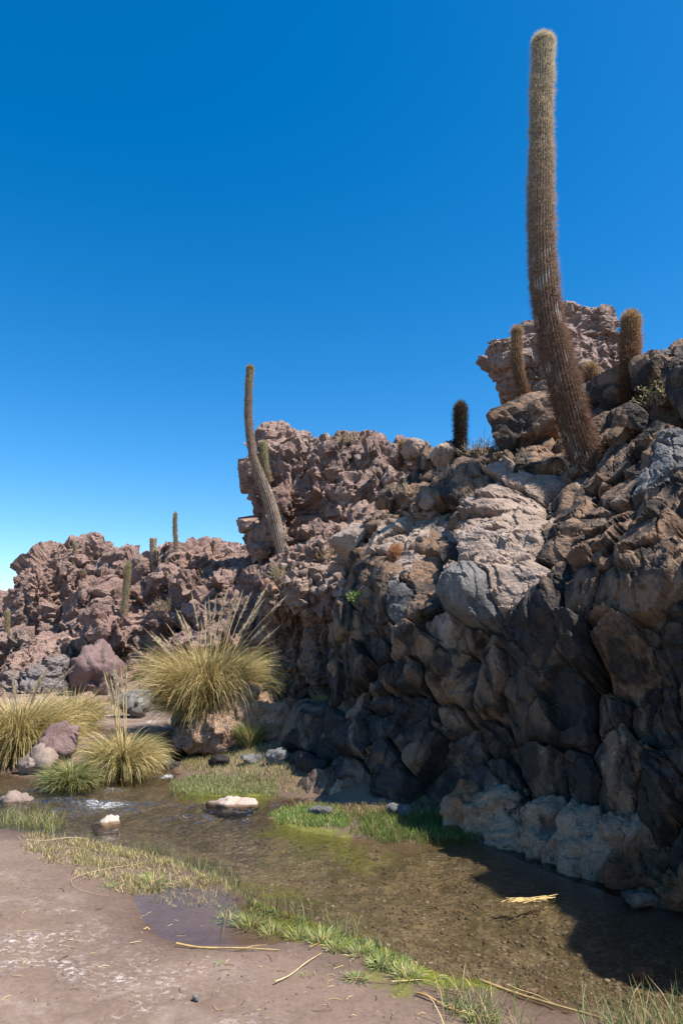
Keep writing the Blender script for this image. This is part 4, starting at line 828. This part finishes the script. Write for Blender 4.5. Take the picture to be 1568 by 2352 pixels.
cactus([(908, 1286, 24), (908, 1272, 27), (908, 1260, 24)], 'small orange spiny cactus ball on a ledge of the cliff', 12, 14, [(0, (0.2, .1, .05), (0.38, .18, .09)), (1, (0.25, .13, .06), (0.48, .24, .12))], 0.015, 4, 1600, 0.085, 0.004, bury=0.08, group=None)
cactus([(404, 1266, 10), (404, 1240, 9.5), (402, 1210, 9), (403, 1177, 8)], 'thin tall cactus standing before the pink rock on the far ridge', 13, 12, COL_FAR, 0.05, 4, 2500, 0.05, 0.008, group=None)
cactus([(355, 1304, 16), (353, 1280, 16), (352, 1258, 16), (352, 1236, 15)], 'stout blunt cactus with a broken top on the far ridge crest', 14, 14, [(0, (0.50, .40, .29), (0.4, .3, .2)), (1, (0.42, .33, .23), (0.36, .27, .18))], 0.05, 4, 2000, 0.04, 0.008, chop=True, group=None)
cactus([(488, 1274, 10), (488, 1260, 10), (487, 1248, 9)], 'short dark cactus stump on the far ridge crest', 15, 12, [(0, (0.10, .07, .05), (0.12, .08, .05)), (1, (0.10, .075, .05), (0.14, .1, .06))], 0.04, 4, 900, 0.04, 0.007, chop=True, group=None)
cactus([(286, 1414, 16), (288, 1380, 15), (291, 1340, 16), (296, 1291, 15)], 'pale-footed column cactus halfway up the far ridge face', 16, 16, COL_FAR, 0.04, 4, 3800, 0.05, 0.007, group=None)
cactus([(171, 1284, 9), (172, 1265, 9), (174, 1245, 8)], 'small cactus in a notch on top of the far ridge', 17, 12, COL_FAR, 0.05, 4, 1200, 0.05, 0.008, group=None)
cactus([(193, 1328, 8), (194, 1319, 9), (195, 1310, 8)], 'tiny tan cactus beside the dark gully of the far ridge', 18, 12, COL_RED, 0.05, 4, 800, 0.05, 0.008, group=None)
cactus([(15, 1500, 12), (16, 1470, 12), (17, 1435, 11), (18, 1402, 10)], 'column cactus at the low outer end of the far ridge', 19, 14, COL_FAR, 0.05, 4, 2500, 0.05, 0.008, Y=18.4, group=None)

# ------------------------------------------------------------------ grasses
M_GRASS = attr_mat('grass_blades', 0.55, 0.3, 0.25, 0.2, 25)
def blades(root, az, th0, bend, L, w, col_root, col_tip, rg, seg=6):
    """ribbons: all arguments are arrays over blades"""
    n = len(L); P = [root.copy()]; p = root.copy(); ds = L/seg
    for k in range(seg):
        th = th0+bend*((k+0.5)/seg)**1.8
        d_ = np.stack([np.sin(th)*np.cos(az), np.sin(th)*np.sin(az), np.cos(th)], 1)
        p = p+d_*ds[:, None]; P.append(p.copy())
    P = np.stack(P, 1); side = np.stack([-np.sin(az), np.cos(az), 0*az], 1)+0.5*rg.normal(size=(n, 3)); side /= np.linalg.norm(side, axis=1)[:, None]
    tp = np.linspace(0, 1, seg+1); wd = w[:, None]*np.clip(1.0-tp**2.2, 0.04, 1)[None]
    Lf = P-side[:, None]*wd[..., None]/2; Rt = P+side[:, None]*wd[..., None]/2
    V = np.stack([Lf, Rt], 2).reshape(-1, 3); m_ = 2*(seg+1)
    b_ = (np.arange(n)[:, None]*m_+2*np.arange(seg)[None]).ravel(); F = np.stack([b_, b_+1, b_+3, b_+2], 1)
    C = col_root[:, None]*(1-tp)[None, :, None]+col_tip[:, None]*tp[None, :, None]
    C = np.repeat(C[:, :, None], 2, 2).reshape(-1, 3)
    return V, F, C
STRAW = np.array([0.62, 0.48, 0.23]); GOLD = np.array([0.56, 0.40, 0.17]); OLIVE = np.array([0.25, 0.24, 0.075]); GREEN_ = np.array([0.135, 0.185, 0.05]); BROWN = np.array([0.27, 0.165, 0.075]); BRIGHT = np.array([0.17, 0.29, 0.04]); SAGE = np.array([0.24, 0.29, 0.125])
def pick(rg, n, pal, pr):
    c = np.array(pal)[rg.choice(len(pal), n, p=pr)]; return c*rg.uniform(0.7, 1.25, (n, 1))
def tussock(px, py, w_, h_, label, seed, n, pal, pr, droop=1.0, plumes=(), Y=None, z=None, name='grass_tussock', bw=0.009, base=0.22, spread=1.0, group=None, skirt=0.25):
    """foot at picture position px,py; w_,h_ the size of the leaf mass in picture units"""
    rg = np.random.default_rng(seed)
    b = ground_at(px, py, 0.05) if Y is None else at(px, py, Y)
    s = float(scale_at(px, py, b[1])); Wd = w_*s; Hh = h_*s
    if Y is None: b[2] = float(terrain_h(np.array([b[0]]), np.array([b[1]]))[0])
    root = thing(name, tuple(b), label, 'grass', group)
    u = np.sqrt(rg.uniform(0, 1, n)); az = rg.uniform(0, 2*math.pi, n)+0
    r0 = base*Wd*u*0.5; rt_ = np.stack([r0*np.cos(az), r0*np.sin(az), 0*az-0.02], 1)
    st_az = rg.uniform(0, 6.283, 60); az2 = az+rg.normal(0, 0.35, n); jj = np.abs((az2[:, None]-st_az[None]+9.4248) % 6.2832-3.1416).argmin(1); az2 = az2+0.55*((st_az[jj]-az2+9.4248) % 6.2832-3.1416)
    th0 = (0.05+0.80*u*rg.uniform(0.4, 1.1, n))*spread; bend = droop*rg.uniform(0.7, 2.0, n)
    L = np.hypot(Wd/2, Hh)*rg.uniform(0.42, 0.95, n)
    ns = int(n*skirt); th0[:ns] = rg.uniform(0.8, 1.35, ns)*spread; bend[:ns] = droop*rg.uniform(0.7, 1.5, ns); L[:ns] = Wd*rg.uniform(0.3, 0.58, ns)
    tip = pick(rg, n, pal, pr); ro = tip*0.5+0.5*pick(rg, n, [STRAW, BROWN, GOLD], [.4, .3, .3])
    ro[:ns] = 0.6*ro[:ns]+0.4*BROWN
    V, F, C = blades(rt_, az2, th0, bend, L, bw*rg.uniform(0.6, 1.3, n), ro, tip, rg)
    obj('leaves', mesh_from('leaves', V, F, {'col': np.clip(C, 0, 1)}, smooth=True), M_GRASS, root, kind='stuff')
    for (qx, qy) in plumes:                           # flower stalks ending in feathery plumes, tip at qx, qy
        tip_ = at(qx, qy, b[1]+rg.uniform(-.25, .25)*Wd)-b; st_ = np.array([rg.uniform(-.08, .08)*Wd, rg.uniform(-.08, .08)*Wd, 0.05])
        k = 8; tt = np.linspace(0, 1, k+1)[:, None]; ctrl = st_*0.45+tip_*0.55+np.array([-(tip_[0]-st_[0])*0.12, 0, 0.05*np.linalg.norm(tip_-st_)])
        Q = (1-tt)**2*st_+2*tt*(1-tt)*ctrl+tt**2*tip_
        w0 = 0.0065; V, F = [], []
        for a_ in range(3):
            o_ = np.array([math.cos(a_*2.094), math.sin(a_*2.094), 0])*w0; V.append(Q+o_)
        V = np.stack(V, 1).reshape(-1, 3)
        F = np.array([[3*i+a, 3*i+(a+1) % 3, 3*i+3+(a+1) % 3, 3*i+3+a] for i in range(k) for a in range(3)])
        c_ = STRAW*rg.uniform(.85, 1.15)
        so = obj('flower_stalk', mesh_from('flower_stalk', V, F, {'col': np.tile(c_, (len(V), 1))}), M_GRASS, root)
        nh = 240; ax_ = Q[-1]-Q[-3]; ln_ = 0.36*rg.uniform(.8, 1.25); ax_ /= np.linalg.norm(ax_)
        u_ = rg.uniform(0, 1, nh); p0 = Q[-1]-ax_*(ln_*(1-u_))[:, None]
        d_ = ax_*1.0+0.33*rg.normal(size=(nh, 3))*np.sin(np.clip(u_*1.1+.12, 0, 1)*math.pi)[:, None]; d_ /= np.linalg.norm(d_, axis=1)[:, None]
        l_ = 0.065*rg.uniform(.6, 1.2, nh); sd_ = np.cross(d_, rg.normal(size=(nh, 3))); sd_ /= np.linalg.norm(sd_, axis=1)[:, None]; sd_ *= 0.0055
        PV_ = np.stack([p0-sd_, p0+sd_, p0+d_*l_[:, None]], 1).reshape(-1, 3)
        pc = np.array([0.70, 0.58, 0.42])*rg.uniform(.8, 1.12, (nh, 1))
        obj('plume', mesh_from('plume', PV_, np.arange(nh*3).reshape(-1, 3), {'col': np.repeat(pc, 3, 0)}, smooth=False), M_GRASS, so)
    return root
tussock(474, 1632, 250, 205, 'largest pampas tussock with many pale plumes, rooted on the earth bank', 1, 9000, [STRAW, OLIVE, GREEN_, GOLD], [.46, .24, .12, .18], 1.2,
        [(440, 1362), (472, 1385), (480, 1378), (497, 1368), (524, 1350), (533, 1395), (556, 1362), (575, 1365), (610, 1352), (606, 1378), (596, 1395), (405, 1402), (418, 1412), (462, 1430), (425, 1445), (372, 1460), (618, 1428), (655, 1372), (640, 1440), (388, 1440), (338, 1450), (352, 1455), (330, 1505), (575, 1420), (512, 1380), (545, 1372)], Y=10.3, base=0.36)
tussock(40, 1742, 250, 165, 'wide straw-green tussock behind and left of the plum-topped boulder', 2, 7000, [STRAW, OLIVE, GREEN_, GOLD], [.42, .33, .10, .15], 1.15, [(112, 1530), (100, 1545), (92, 1560), (178, 1522), (28, 1560)], base=0.40)
tussock(160, 1712, 140, 128, 'bright straw tussock behind the plum-topped boulder', 6, 3000, [STRAW, OLIVE, GREEN_, GOLD], [.5, .28, .08, .14], 1.1, [], base=0.40)
tussock(280, 1770, 150, 130, 'plumed tussock between the boulder and the little cascade', 3, 5500, [STRAW, OLIVE, GREEN_, GOLD], [.44, .26, .16, .14], 1.25, [(240, 1548), (246, 1545), (262, 1520), (267, 1540), (278, 1535), (290, 1530), (255, 1560)], base=0.30)
tussock(168, 1790, 130, 80, 'low dense green tussock at the stream edge before the boulder', 4, 3500, [GREEN_, SAGE, OLIVE, STRAW], [.42, .28, .18, .12], 1.1, [], base=0.42)
tussock(575, 1742, 74, 72, 'short upright green tussock at the edge of the cliff shadow', 5, 1300, [GREEN_, SAGE, OLIVE, STRAW], [.45, .3, .15, .1], 0.6, [], base=0.42, spread=0.62, skirt=0.1)
tussock(735, 1622, 40, 34, 'dry brown grass tuft on the bank below the overhang', 7, 500, [STRAW, BROWN, GOLD], [.4, .35, .25], 0.5, [], Y=9.9, base=0.5, spread=0.7)

def lawn(name, px_poly, n, hgt, pal, pr, seed, bw=0.005, th=0.5, bend=0.8, clump=0.0, zmin=-0.05):
    rg = np.random.default_rng(seed); pol = np.array(px_poly, float)
    gpoly = ground_at(*pol.T)[:, :2]; lo, hi = gpoly.min(0), gpoly.max(0)
    Q = lo+(hi-lo)*rg.uniform(0, 1, (n*5, 2)); P3_ = np.c_[Q, np.zeros(len(Q))]
    sd = poly_sd(Q, gpoly)+0.10*fbm(P3_*3, 3, seed)
    keep_ = rg.uniform(size=len(Q)) < sstep(0.05, -0.12, sd)*(1-clump+clump*sstep(-0.05, 0.3, fbm(P3_*5, 3, seed+4)))
    Q = Q[keep_][:n]; n = len(Q)
    z_ = terrain_h(Q[:, 0], Q[:, 1]); k2 = z_ > zmin; Q = Q[k2]; z_ = z_[k2]; n = len(Q)
    az = rg.uniform(0, 6.283, n); L = hgt*rg.uniform(0.45, 1.25, n)
    tip = pick(rg, n, pal, pr); ro = tip*0.8
    V, F, C = blades(np.c_[Q, z_-0.01], az, rg.uniform(0.05, 1, n)*th, bend*rg.uniform(.2, 1.4, n), L, bw*rg.uniform(.6, 1.3, n), ro, tip, rg, 3)
    o = obj(name, mesh_from(name, V, F, {'col': np.clip(C, 0, 1)}), M_GRASS, kind='stuff'); return o
def gl(o, label): return tag(o, label, 'grass')
gl(lawn('stream_grass', [(-120, 1822), (60, 1836), (135, 1842), (150, 1880), (130, 1915), (60, 1905), (-120, 1890)], 3200, 0.16, [OLIVE, SAGE, STRAW], [.45, .35, .2], 1, zmin=-.2), 'thin olive grass standing in the water at the left stream edge')
gl(lawn('stream_grass', [(-120, 1806), (40, 1806), (70, 1814), (-120, 1826)], 900, 0.10, [OLIVE, SAGE, STRAW], [.45, .25, .3], 21, zmin=-.2), 'low grass fringe behind the flat grey-pink stone')
gl(lawn('dry_grass', [(60, 1915), (190, 1925), (320, 1945), (450, 1985), (540, 2035), (500, 2075), (380, 2068), (250, 2050), (140, 2010), (70, 1960)], 11000, 0.055, [STRAW, OLIVE, np.array([.36, .30, .17]), SAGE], [.42, .3, .18, .1], 2, th=1.6, bend=.5, clump=.75, zmin=-.06), 'matted dry yellow-green grass along the mud bank')
gl(lawn('stream_grass', [(200, 1915), (330, 1925), (470, 1970), (560, 2010), (600, 2040), (540, 2050), (440, 2000), (320, 1950)], 1100, 0.11, [SAGE, GREEN_, OLIVE], [.5, .25, .25], 3, th=.45, clump=.6, zmin=-.2), 'green blades standing along the waterline of the mud bank')
gl(lawn('bank_grass', [(388, 1800), (410, 1786), (470, 1783), (560, 1795), (650, 1805), (640, 1828), (540, 1828), (440, 1830), (392, 1818)], 8000, 0.06, [SAGE, GREEN_, OLIVE, STRAW], [.5, .15, .2, .15], 4, clump=.2, zmin=-.2), 'soft grey-green grass bank across the stream beside the flat white stone')
gl(lawn('bank_grass', [(618, 1868), (680, 1852), (760, 1858), (810, 1880), (800, 1908), (700, 1906), (620, 1892)], 7500, 0.055, [BRIGHT, SAGE, STRAW, GREEN_], [.5, .2, .15, .15], 5, zmin=-.2), 'bright green grass patch at the tip of the cliff shadow')
gl(lawn('bank_grass', [(800, 1878), (1060, 1878), (1120, 1930), (1010, 1936), (880, 1936), (800, 1915)], 6000, 0.08, [GREEN_, BRIGHT, BROWN], [.5, .3, .2], 6, zmin=-.2), 'shaded green grass strip along the foot of the cliff')
gl(lawn('bank_grass', [(420, 1728), (560, 1735), (660, 1770), (700, 1830), (640, 1822), (520, 1792), (420, 1775)], 8000, 0.07, [SAGE, STRAW, GREEN_, BROWN], [.3, .3, .2, .2], 7, clump=.3, zmin=-.2), 'patchy short grass between the inlet and the dark boulders')
gl(lawn('bank_grass', [(640, 1835), (800, 1860), (1040, 1870), (1040, 1895), (800, 1895), (700, 1860)], 4500, 0.06, [BROWN, STRAW, GREEN_], [.5, .25, .25], 8, clump=.3, zmin=-.2), 'brown dry grass litter under the cliff boulders')
gl(lawn('stream_grass', [(470, 2040), (640, 2060), (860, 2150), (1010, 2230), (960, 2260), (780, 2180), (600, 2110)], 420, 0.13, [SAGE, GREEN_, OLIVE], [.5, .2, .3], 9, bw=.0045, th=.35, clump=.5, zmin=-.2), 'sparse upright blades along the green algae margin')
gl(lawn('stream_grass', [(1000, 2282), (1140, 2310), (1230, 2352), (1200, 2420), (1020, 2360)], 240, 0.16, [SAGE, GREEN_, STRAW], [.4, .25, .35], 10, bw=.0045, th=.6, bend=1.1, clump=.3, zmin=-.2), 'loose blades around the reeds at the near bank')
gl(lawn('stream_grass', [(1330, 2340), (1568, 2345), (1700, 2400), (1700, 2480), (1330, 2420)], 300, 0.2, [SAGE, GREEN_, STRAW], [.4, .3, .3], 11, bw=.0045, th=.5, bend=.9, zmin=-.2), 'thin green blades at the near right water edge')
gl(lawn('dry_grass', [(430, 1712), (560, 1716), (640, 1735), (600, 1750), (430, 1735)], 2500, 0.06, [STRAW, BROWN, GOLD], [.5, .25, .25], 12, th=1.3, zmin=-.2), 'straw litter below the earth bank')
gl(lawn('bank_grass', [(500, 2052), (580, 2070), (700, 2105), (840, 2155), (960, 2205), (985, 2232), (900, 2236), (800, 2190), (690, 2148), (580, 2110), (510, 2078)], 9000, 0.036, [SAGE, BRIGHT, GREEN_, STRAW], [.45, .2, .2, .15], 31, bw=.006, th=1.5, bend=.5, clump=.8, zmin=-.06), 'low green mat of creeping grass joining the row of clumps')
for k, (px, py, w_, h_, lab) in enumerate([(352, 2012, 86, 22, 'flat green clump at the border of the dry grass and the puddle'), (250, 2026, 46, 18, 'small flat green clump on the mud beside the matted dry grass'),
    (524, 2078, 60, 34, None), (575, 2092, 84, 40, None), (628, 2108, 80, 38, None), (690, 2124, 74, 34, None), (742, 2140, 84, 40, None), (772, 2160, 66, 32, None), (828, 2172, 70, 36, None), (872, 2196, 70, 46, None), (936, 2226, 84, 44, None), (905, 2206, 60, 34, None),
    (818, 2232, 64, 24, 'small clump on mud inside the row of green clumps'), (502, 2212, 34, 20, 'tiny lone tuft on the mud under the long dry reed'), (702, 2226, 36, 24, 'tiny tuft at the end of the slanting reed'), (766, 2198, 34, 20, 'tiny pale tuft between the row of clumps and the slanting reed'),
    (1046, 2302, 46, 60, 'dry-topped tall clump in the yellow-green algae'), (1100, 2330, 90, 44, 'wide clump of pale blades at the near bank among reeds')]):
    tussock(px, py, w_, h_*0.75, lab or 'pale green grass clump in the row between mud and stream', 60+k, 210 if w_ > 50 else 110, [SAGE*1.1, BRIGHT, STRAW, SAGE], [.42, .26, .08, .24], 0.9, [], name='grass_clump', bw=0.0065, base=0.55, spread=1.15, group=None if lab else 'green clumps between mud and stream', skirt=0.3)

# ------------------------------------------------------------------ dry reeds and straw
M_REED = attr_mat('dry_reed', 0.55, 0, 0.3, 0.3, 30)
def tube(Q, w, k=5):
    Q = np.asarray(Q, float); n_ = len(Q); T = np.gradient(Q, axis=0); T /= np.linalg.norm(T, axis=1)[:, None]
    U = np.cross(T, [0.1, 0.2, 1]); U /= np.linalg.norm(U, axis=1)[:, None]; B = np.cross(T, U)
    w = np.broadcast_to(w, (n_,)); a = np.arange(k)*2*math.pi/k
    V = Q[:, None]+w[:, None, None]/2*(np.cos(a)[None, :, None]*U[:, None]+np.sin(a)[None, :, None]*B[:, None])
    F = np.array([[i*k+j, i*k+(j+1) % k, (i+1)*k+(j+1) % k, (i+1)*k+j] for i in range(n_-1) for j in range(k)])
    return V.reshape(-1, 3), F
def reed(pts, w, label, col=(0.44, 0.30, 0.12), lift=0.012, group=None):
    G = ground_at(*np.array(pts, float).T); tt = np.linspace(0, 1, len(G)); f_ = np.linspace(0, 1, 14)
    Q = np.stack([np.interp(f_, tt, G[:, k]) for k in range(3)], 1)
    Q[:, 2] = np.maximum(terrain_h(Q[:, 0], Q[:, 1]), -0.01)+lift+0.006*np.sin(f_*9+pts[0][0])
    for _ in range(3): Q[1:-1] = .25*Q[:-2]+.5*Q[1:-1]+.25*Q[2:]
    V, F = tube(Q, w*0.62*(1-0.55*f_)); c = Q.mean(0)
    cc = np.array(col)*(0.8+0.4*np.random.default_rng(int(pts[0][0])).uniform(size=(len(V), 1)))
    return tag(obj('dry_reed', mesh_from('dry_reed', V-c, F, {'col': cc}), M_REED, None, tuple(c)), label, 'reed', group)
reed([(404, 2190), (470, 2192), (550, 2197), (640, 2196)], 0.020, 'long yellow dry reed lying flat on the mud below the puddle')
reed([(530, 2196), (575, 2190), (612, 2176)], 0.009, 'thin side stalk lying against the long yellow reed', col=(.45, .3, .15))
reed([(630, 2282), (690, 2236), (738, 2200)], 0.012, 'slanting pale dry reed on bare mud', col=(.58, .45, .24))
reed([(711, 2193), (735, 2172), (756, 2152)], 0.009, 'short orange-brown reed beside the row of clumps', col=(.45, .25, .09))
reed([(1102, 2254), (1201, 2286), (1300, 2322), (1420, 2358)], 0.024, 'thick brown reed stretched along the near bank of the stream', col=(.36, .24, .10))
reed([(1166, 2262), (1240, 2292), (1300, 2316)], 0.012, 'thin yellow reed lying upon the thick brown reed', col=(.5, .36, .15))
reed([(955, 2296), (1020, 2326), (1090, 2356)], 0.02, 'orange-brown reed slanting out of the algae at the near bank', col=(.46, .27, .1))
reed([(900, 2270), (960, 2262), (1040, 2290)], 0.009, 'thin straw lying over the yellow-green algae', col=(.55, .42, .18))
reed([(790, 2262), (850, 2262), (905, 2268)], 0.008, 'dark thin straw on the edge of the algae', col=(.3, .2, .1))
reed([(522, 2090), (516, 2120), (512, 2152)], 0.007, 'thin brown stalk standing out of the puddle mirror', col=(.3, .17, .07))
reed([(330, 2142), (345, 2140)], 0.012, 'short straw bit on the mud left of the puddle', col=(.6, .42, .18))
reed([(200, 1925), (120, 1934), (60, 1938)], 0.008, 'long pale straw on the salty bank', col=(.6, .5, .28))
reed([(330, 1990), (250, 2000), (150, 2035), (170, 2060), (250, 2072)], 0.007, 'curved thin stalk across the dry grass', col=(.5, .38, .2))
reed([(440, 1722), (500, 1716), (560, 1707)], 0.012, 'pale broken stalk lying by the inlet', col=(.6, .48, .26))
rg = np.random.default_rng(44); b0 = ground_at(1205, 2068); sb = thing('straw_bundle', (b0[0], b0[1], 0.0), 'yellow bundle of straw floating where the cliff shadow meets the water', 'straw')
for k in range(18):
    o_ = rg.normal(0, 1, 3)*np.array([0.05, 0.012, 0.003]); ln_ = rg.uniform(.05, .13); a_ = rg.normal(0.05, 0.3)
    Q = np.array([[-ln_, -ln_*a_, 0.003], [0, 0, 0.008], [ln_, ln_*a_, 0.003]])+o_
    V, F = tube(Q, 0.006); obj('straw', mesh_from('straw', V, F, {'col': np.tile(np.array([.48, .34, .13])*rg.uniform(.5, 1.2), (len(V), 1))}), M_REED, sb)
# small litter on the mud and the bank
rg = np.random.default_rng(55); Vs, Fs, Cs, off = [], [], [], 0
for k in range(170):
    px, py = rg.uniform(-50, 1050), rg.uniform(1925, 2360); g_ = ground_at(px, py)
    zz_ = float(terrain_h(g_[:1], g_[1:2])[0])
    if zz_ < -0.03: continue
    ln_ = rg.uniform(.006, .03)*(1 if k % 6 else 2.0); a_ = rg.uniform(0, 6.28)
    Q = np.array([[-math.cos(a_)*ln_, -math.sin(a_)*ln_, 0.003], [0, 0, 0.006], [math.cos(a_+.4)*ln_, math.sin(a_+.4)*ln_, 0.003]])+np.array([g_[0], g_[1], zz_])
    V, F = tube(Q, 0.003, 3); Vs.append(V); Fs.append(F+off); off += len(V); Cs.append(np.tile((STRAW if k % 3 else np.array([.12, .08, .05]))*rg.uniform(.6, 1.2), (len(V), 1)))
obj('plant_litter', mesh_from('plant_litter', np.concatenate(Vs), np.concatenate(Fs), {'col': np.concatenate(Cs)}), M_REED, kind='stuff')

rg = np.random.default_rng(56); Vs, Fs, Cs, off = [], [], [], 0; D1, F1 = ico(1)
gq = ground_at(rg.uniform(-40, 1000, 1500), rg.uniform(1930, 2360, 1500)); gz, gd, gdp, _q = terrain_h(gq[:, 0], gq[:, 1], True)
for k in range(1500):
    if gd[k] < 0.08 or gdp[k] < 0.02: continue
    r_ = 0.0015+0.006*rg.uniform()**5; V = D1*r_*np.array([1.2, 1, .6]); Vs.append(V+np.array([gq[k, 0], gq[k, 1], gz[k]+r_*.2])); Fs.append(F1+off); off += len(V); Cs.append(np.tile(np.array([.19, .14, .115])*rg.uniform(.45, 1.5), (len(V), 1)))
obj('grit', mesh_from('grit', np.concatenate(Vs), np.concatenate(Fs), {'col': np.concatenate(Cs)}), M_PEB, kind='stuff')

# ------------------------------------------------------------------ dry shrubs on the rocks
def shrub(px, py, w_, h_, label, seed, n=60, col=(0.30, 0.22, 0.14), leaf=None, Y=None):
    rg = np.random.default_rng(seed)
    if Y is None: p_, n_ = hit(px, py); b = np.array(p_)
    else: b = at(px, py, Y)
    s = float(scale_at(px, py, b[1])); Wd, Hh = w_*s, h_*s
    root = thing('dry_shrub', tuple(b), label, 'shrub'); Vs, Fs, Cs, off = [], [], [], 0; tips = []
    for k in range(n):
        p0 = np.array([rg.normal(0, .28)*Wd, rg.normal(0, .2)*Wd, -0.03]); az = rg.uniform(0, 6.28); th = rg.uniform(0, 1.15); L = Hh*rg.uniform(.5, 1.1)
        d_ = np.array([math.sin(th)*math.cos(az), math.sin(th)*math.sin(az), math.cos(th)])
        p1 = p0+d_*L*.5+rg.normal(0, .05, 3)*L; p2 = p1+d_*L*.5+rg.normal(0, .14, 3)*L
        br = [[p0, p1, p2]]
        for q in range(4):
            a_ = p0+(p2-p0)*rg.uniform(.35, .95); e_ = a_+(d_+rg.normal(0, .7, 3))*L*rg.uniform(.15, .35); br.append([a_, (a_+e_)/2+rg.normal(0, .02, 3)*L, e_]); tips.append(e_)
        tips.append(p2)
        for q, bb in enumerate(br):
            V, F = tube(bb, 0.0075 if q == 0 else 0.005, 3); Vs.append(V); Fs.append(F+off); off += len(V); Cs.append(np.tile(np.array(col)*rg.uniform(.6, 1.3), (len(V), 1)))
    obj('twigs', mesh_from('twigs', np.concatenate(Vs), np.concatenate(Fs), {'col': np.concatenate(Cs)}), M_REED, root, kind='stuff')
    if leaf is not None:
        T_ = np.array(tips); m_ = len(T_)*2; c_ = T_[rg.integers(0, len(T_), m_)]+rg.normal(0, .025, (m_, 3)); a1 = rg.normal(0, .011, (m_, 3)); a2 = rg.normal(0, .011, (m_, 3))
        V = np.stack([c_-a1, c_+a2, c_+a1, c_-a2], 1).reshape(-1, 3)
        obj('leaves', mesh_from('leaves', V, np.arange(m_*4).reshape(-1, 4), {'col': np.repeat(np.array(leaf)*rg.uniform(.6, 1.3, (m_, 1)), 4, 0)}, smooth=False), M_GRASS, root, kind='stuff')
    return root
shrub(1535, 930, 110, 50, 'yellowish leafy dry shrub on the rocks below the stout skyline cactus', 1, 90, (0.40, .30, .18), (0.34, .31, .15))
shrub(1112, 1042, 84, 36, 'dark twiggy shrub beside the backlit skyline cactus', 2, 80, (0.26, .195, .13))
shrub(1026, 1095, 46, 30, 'pale leafless twig shrub above the lit boulder', 3, 50, (0.46, .34, .26))
shrub(1388, 1020, 40, 30, 'small green-tipped twigs at the foot of the tallest cactus', 4, 40, (0.42, .33, .23))
shrub(1330, 1085, 70, 30, 'dry straw tangle under the foot of the tallest cactus', 5, 70, (0.42, .33, .23))
shrub(745, 1285, 44, 30, 'dry yellow shrub on the scree slope', 6, 50, (0.40, .30, .17))
shrub(640, 1325, 40, 30, 'small dry shrub on the slope under the bent cactus', 7, 50, (0.38, .29, .17))
shrub(545, 1395, 60, 26, 'thin brown shrub in a hollow of the ridge behind the largest tussock', 8, 60, (0.32, .23, .15))
shrub(376, 1400, 50, 26, 'dry brown shrub beside the dark dome of the far ridge', 9, 60, (0.32, .24, .15))
shrub(790, 1010, 50, 16, 'low dry grass crown on top of the rock shoulder', 10, 50, (0.42, .32, .18))
shrub(930, 1130, 60, 22, 'faded shrub on the slope above the cliff', 11, 50, (0.40, .31, .2))
shrub(820, 1372, 16, 14, 'tiny green plant in a crack at the left end of the cliff', 12, 14, (0.25, .22, .1), (0.22, .32, .08))
shrub(255, 1276, 50, 10, 'low scrub on the crest of the far ridge', 13, 40, (0.26, .22, .15))
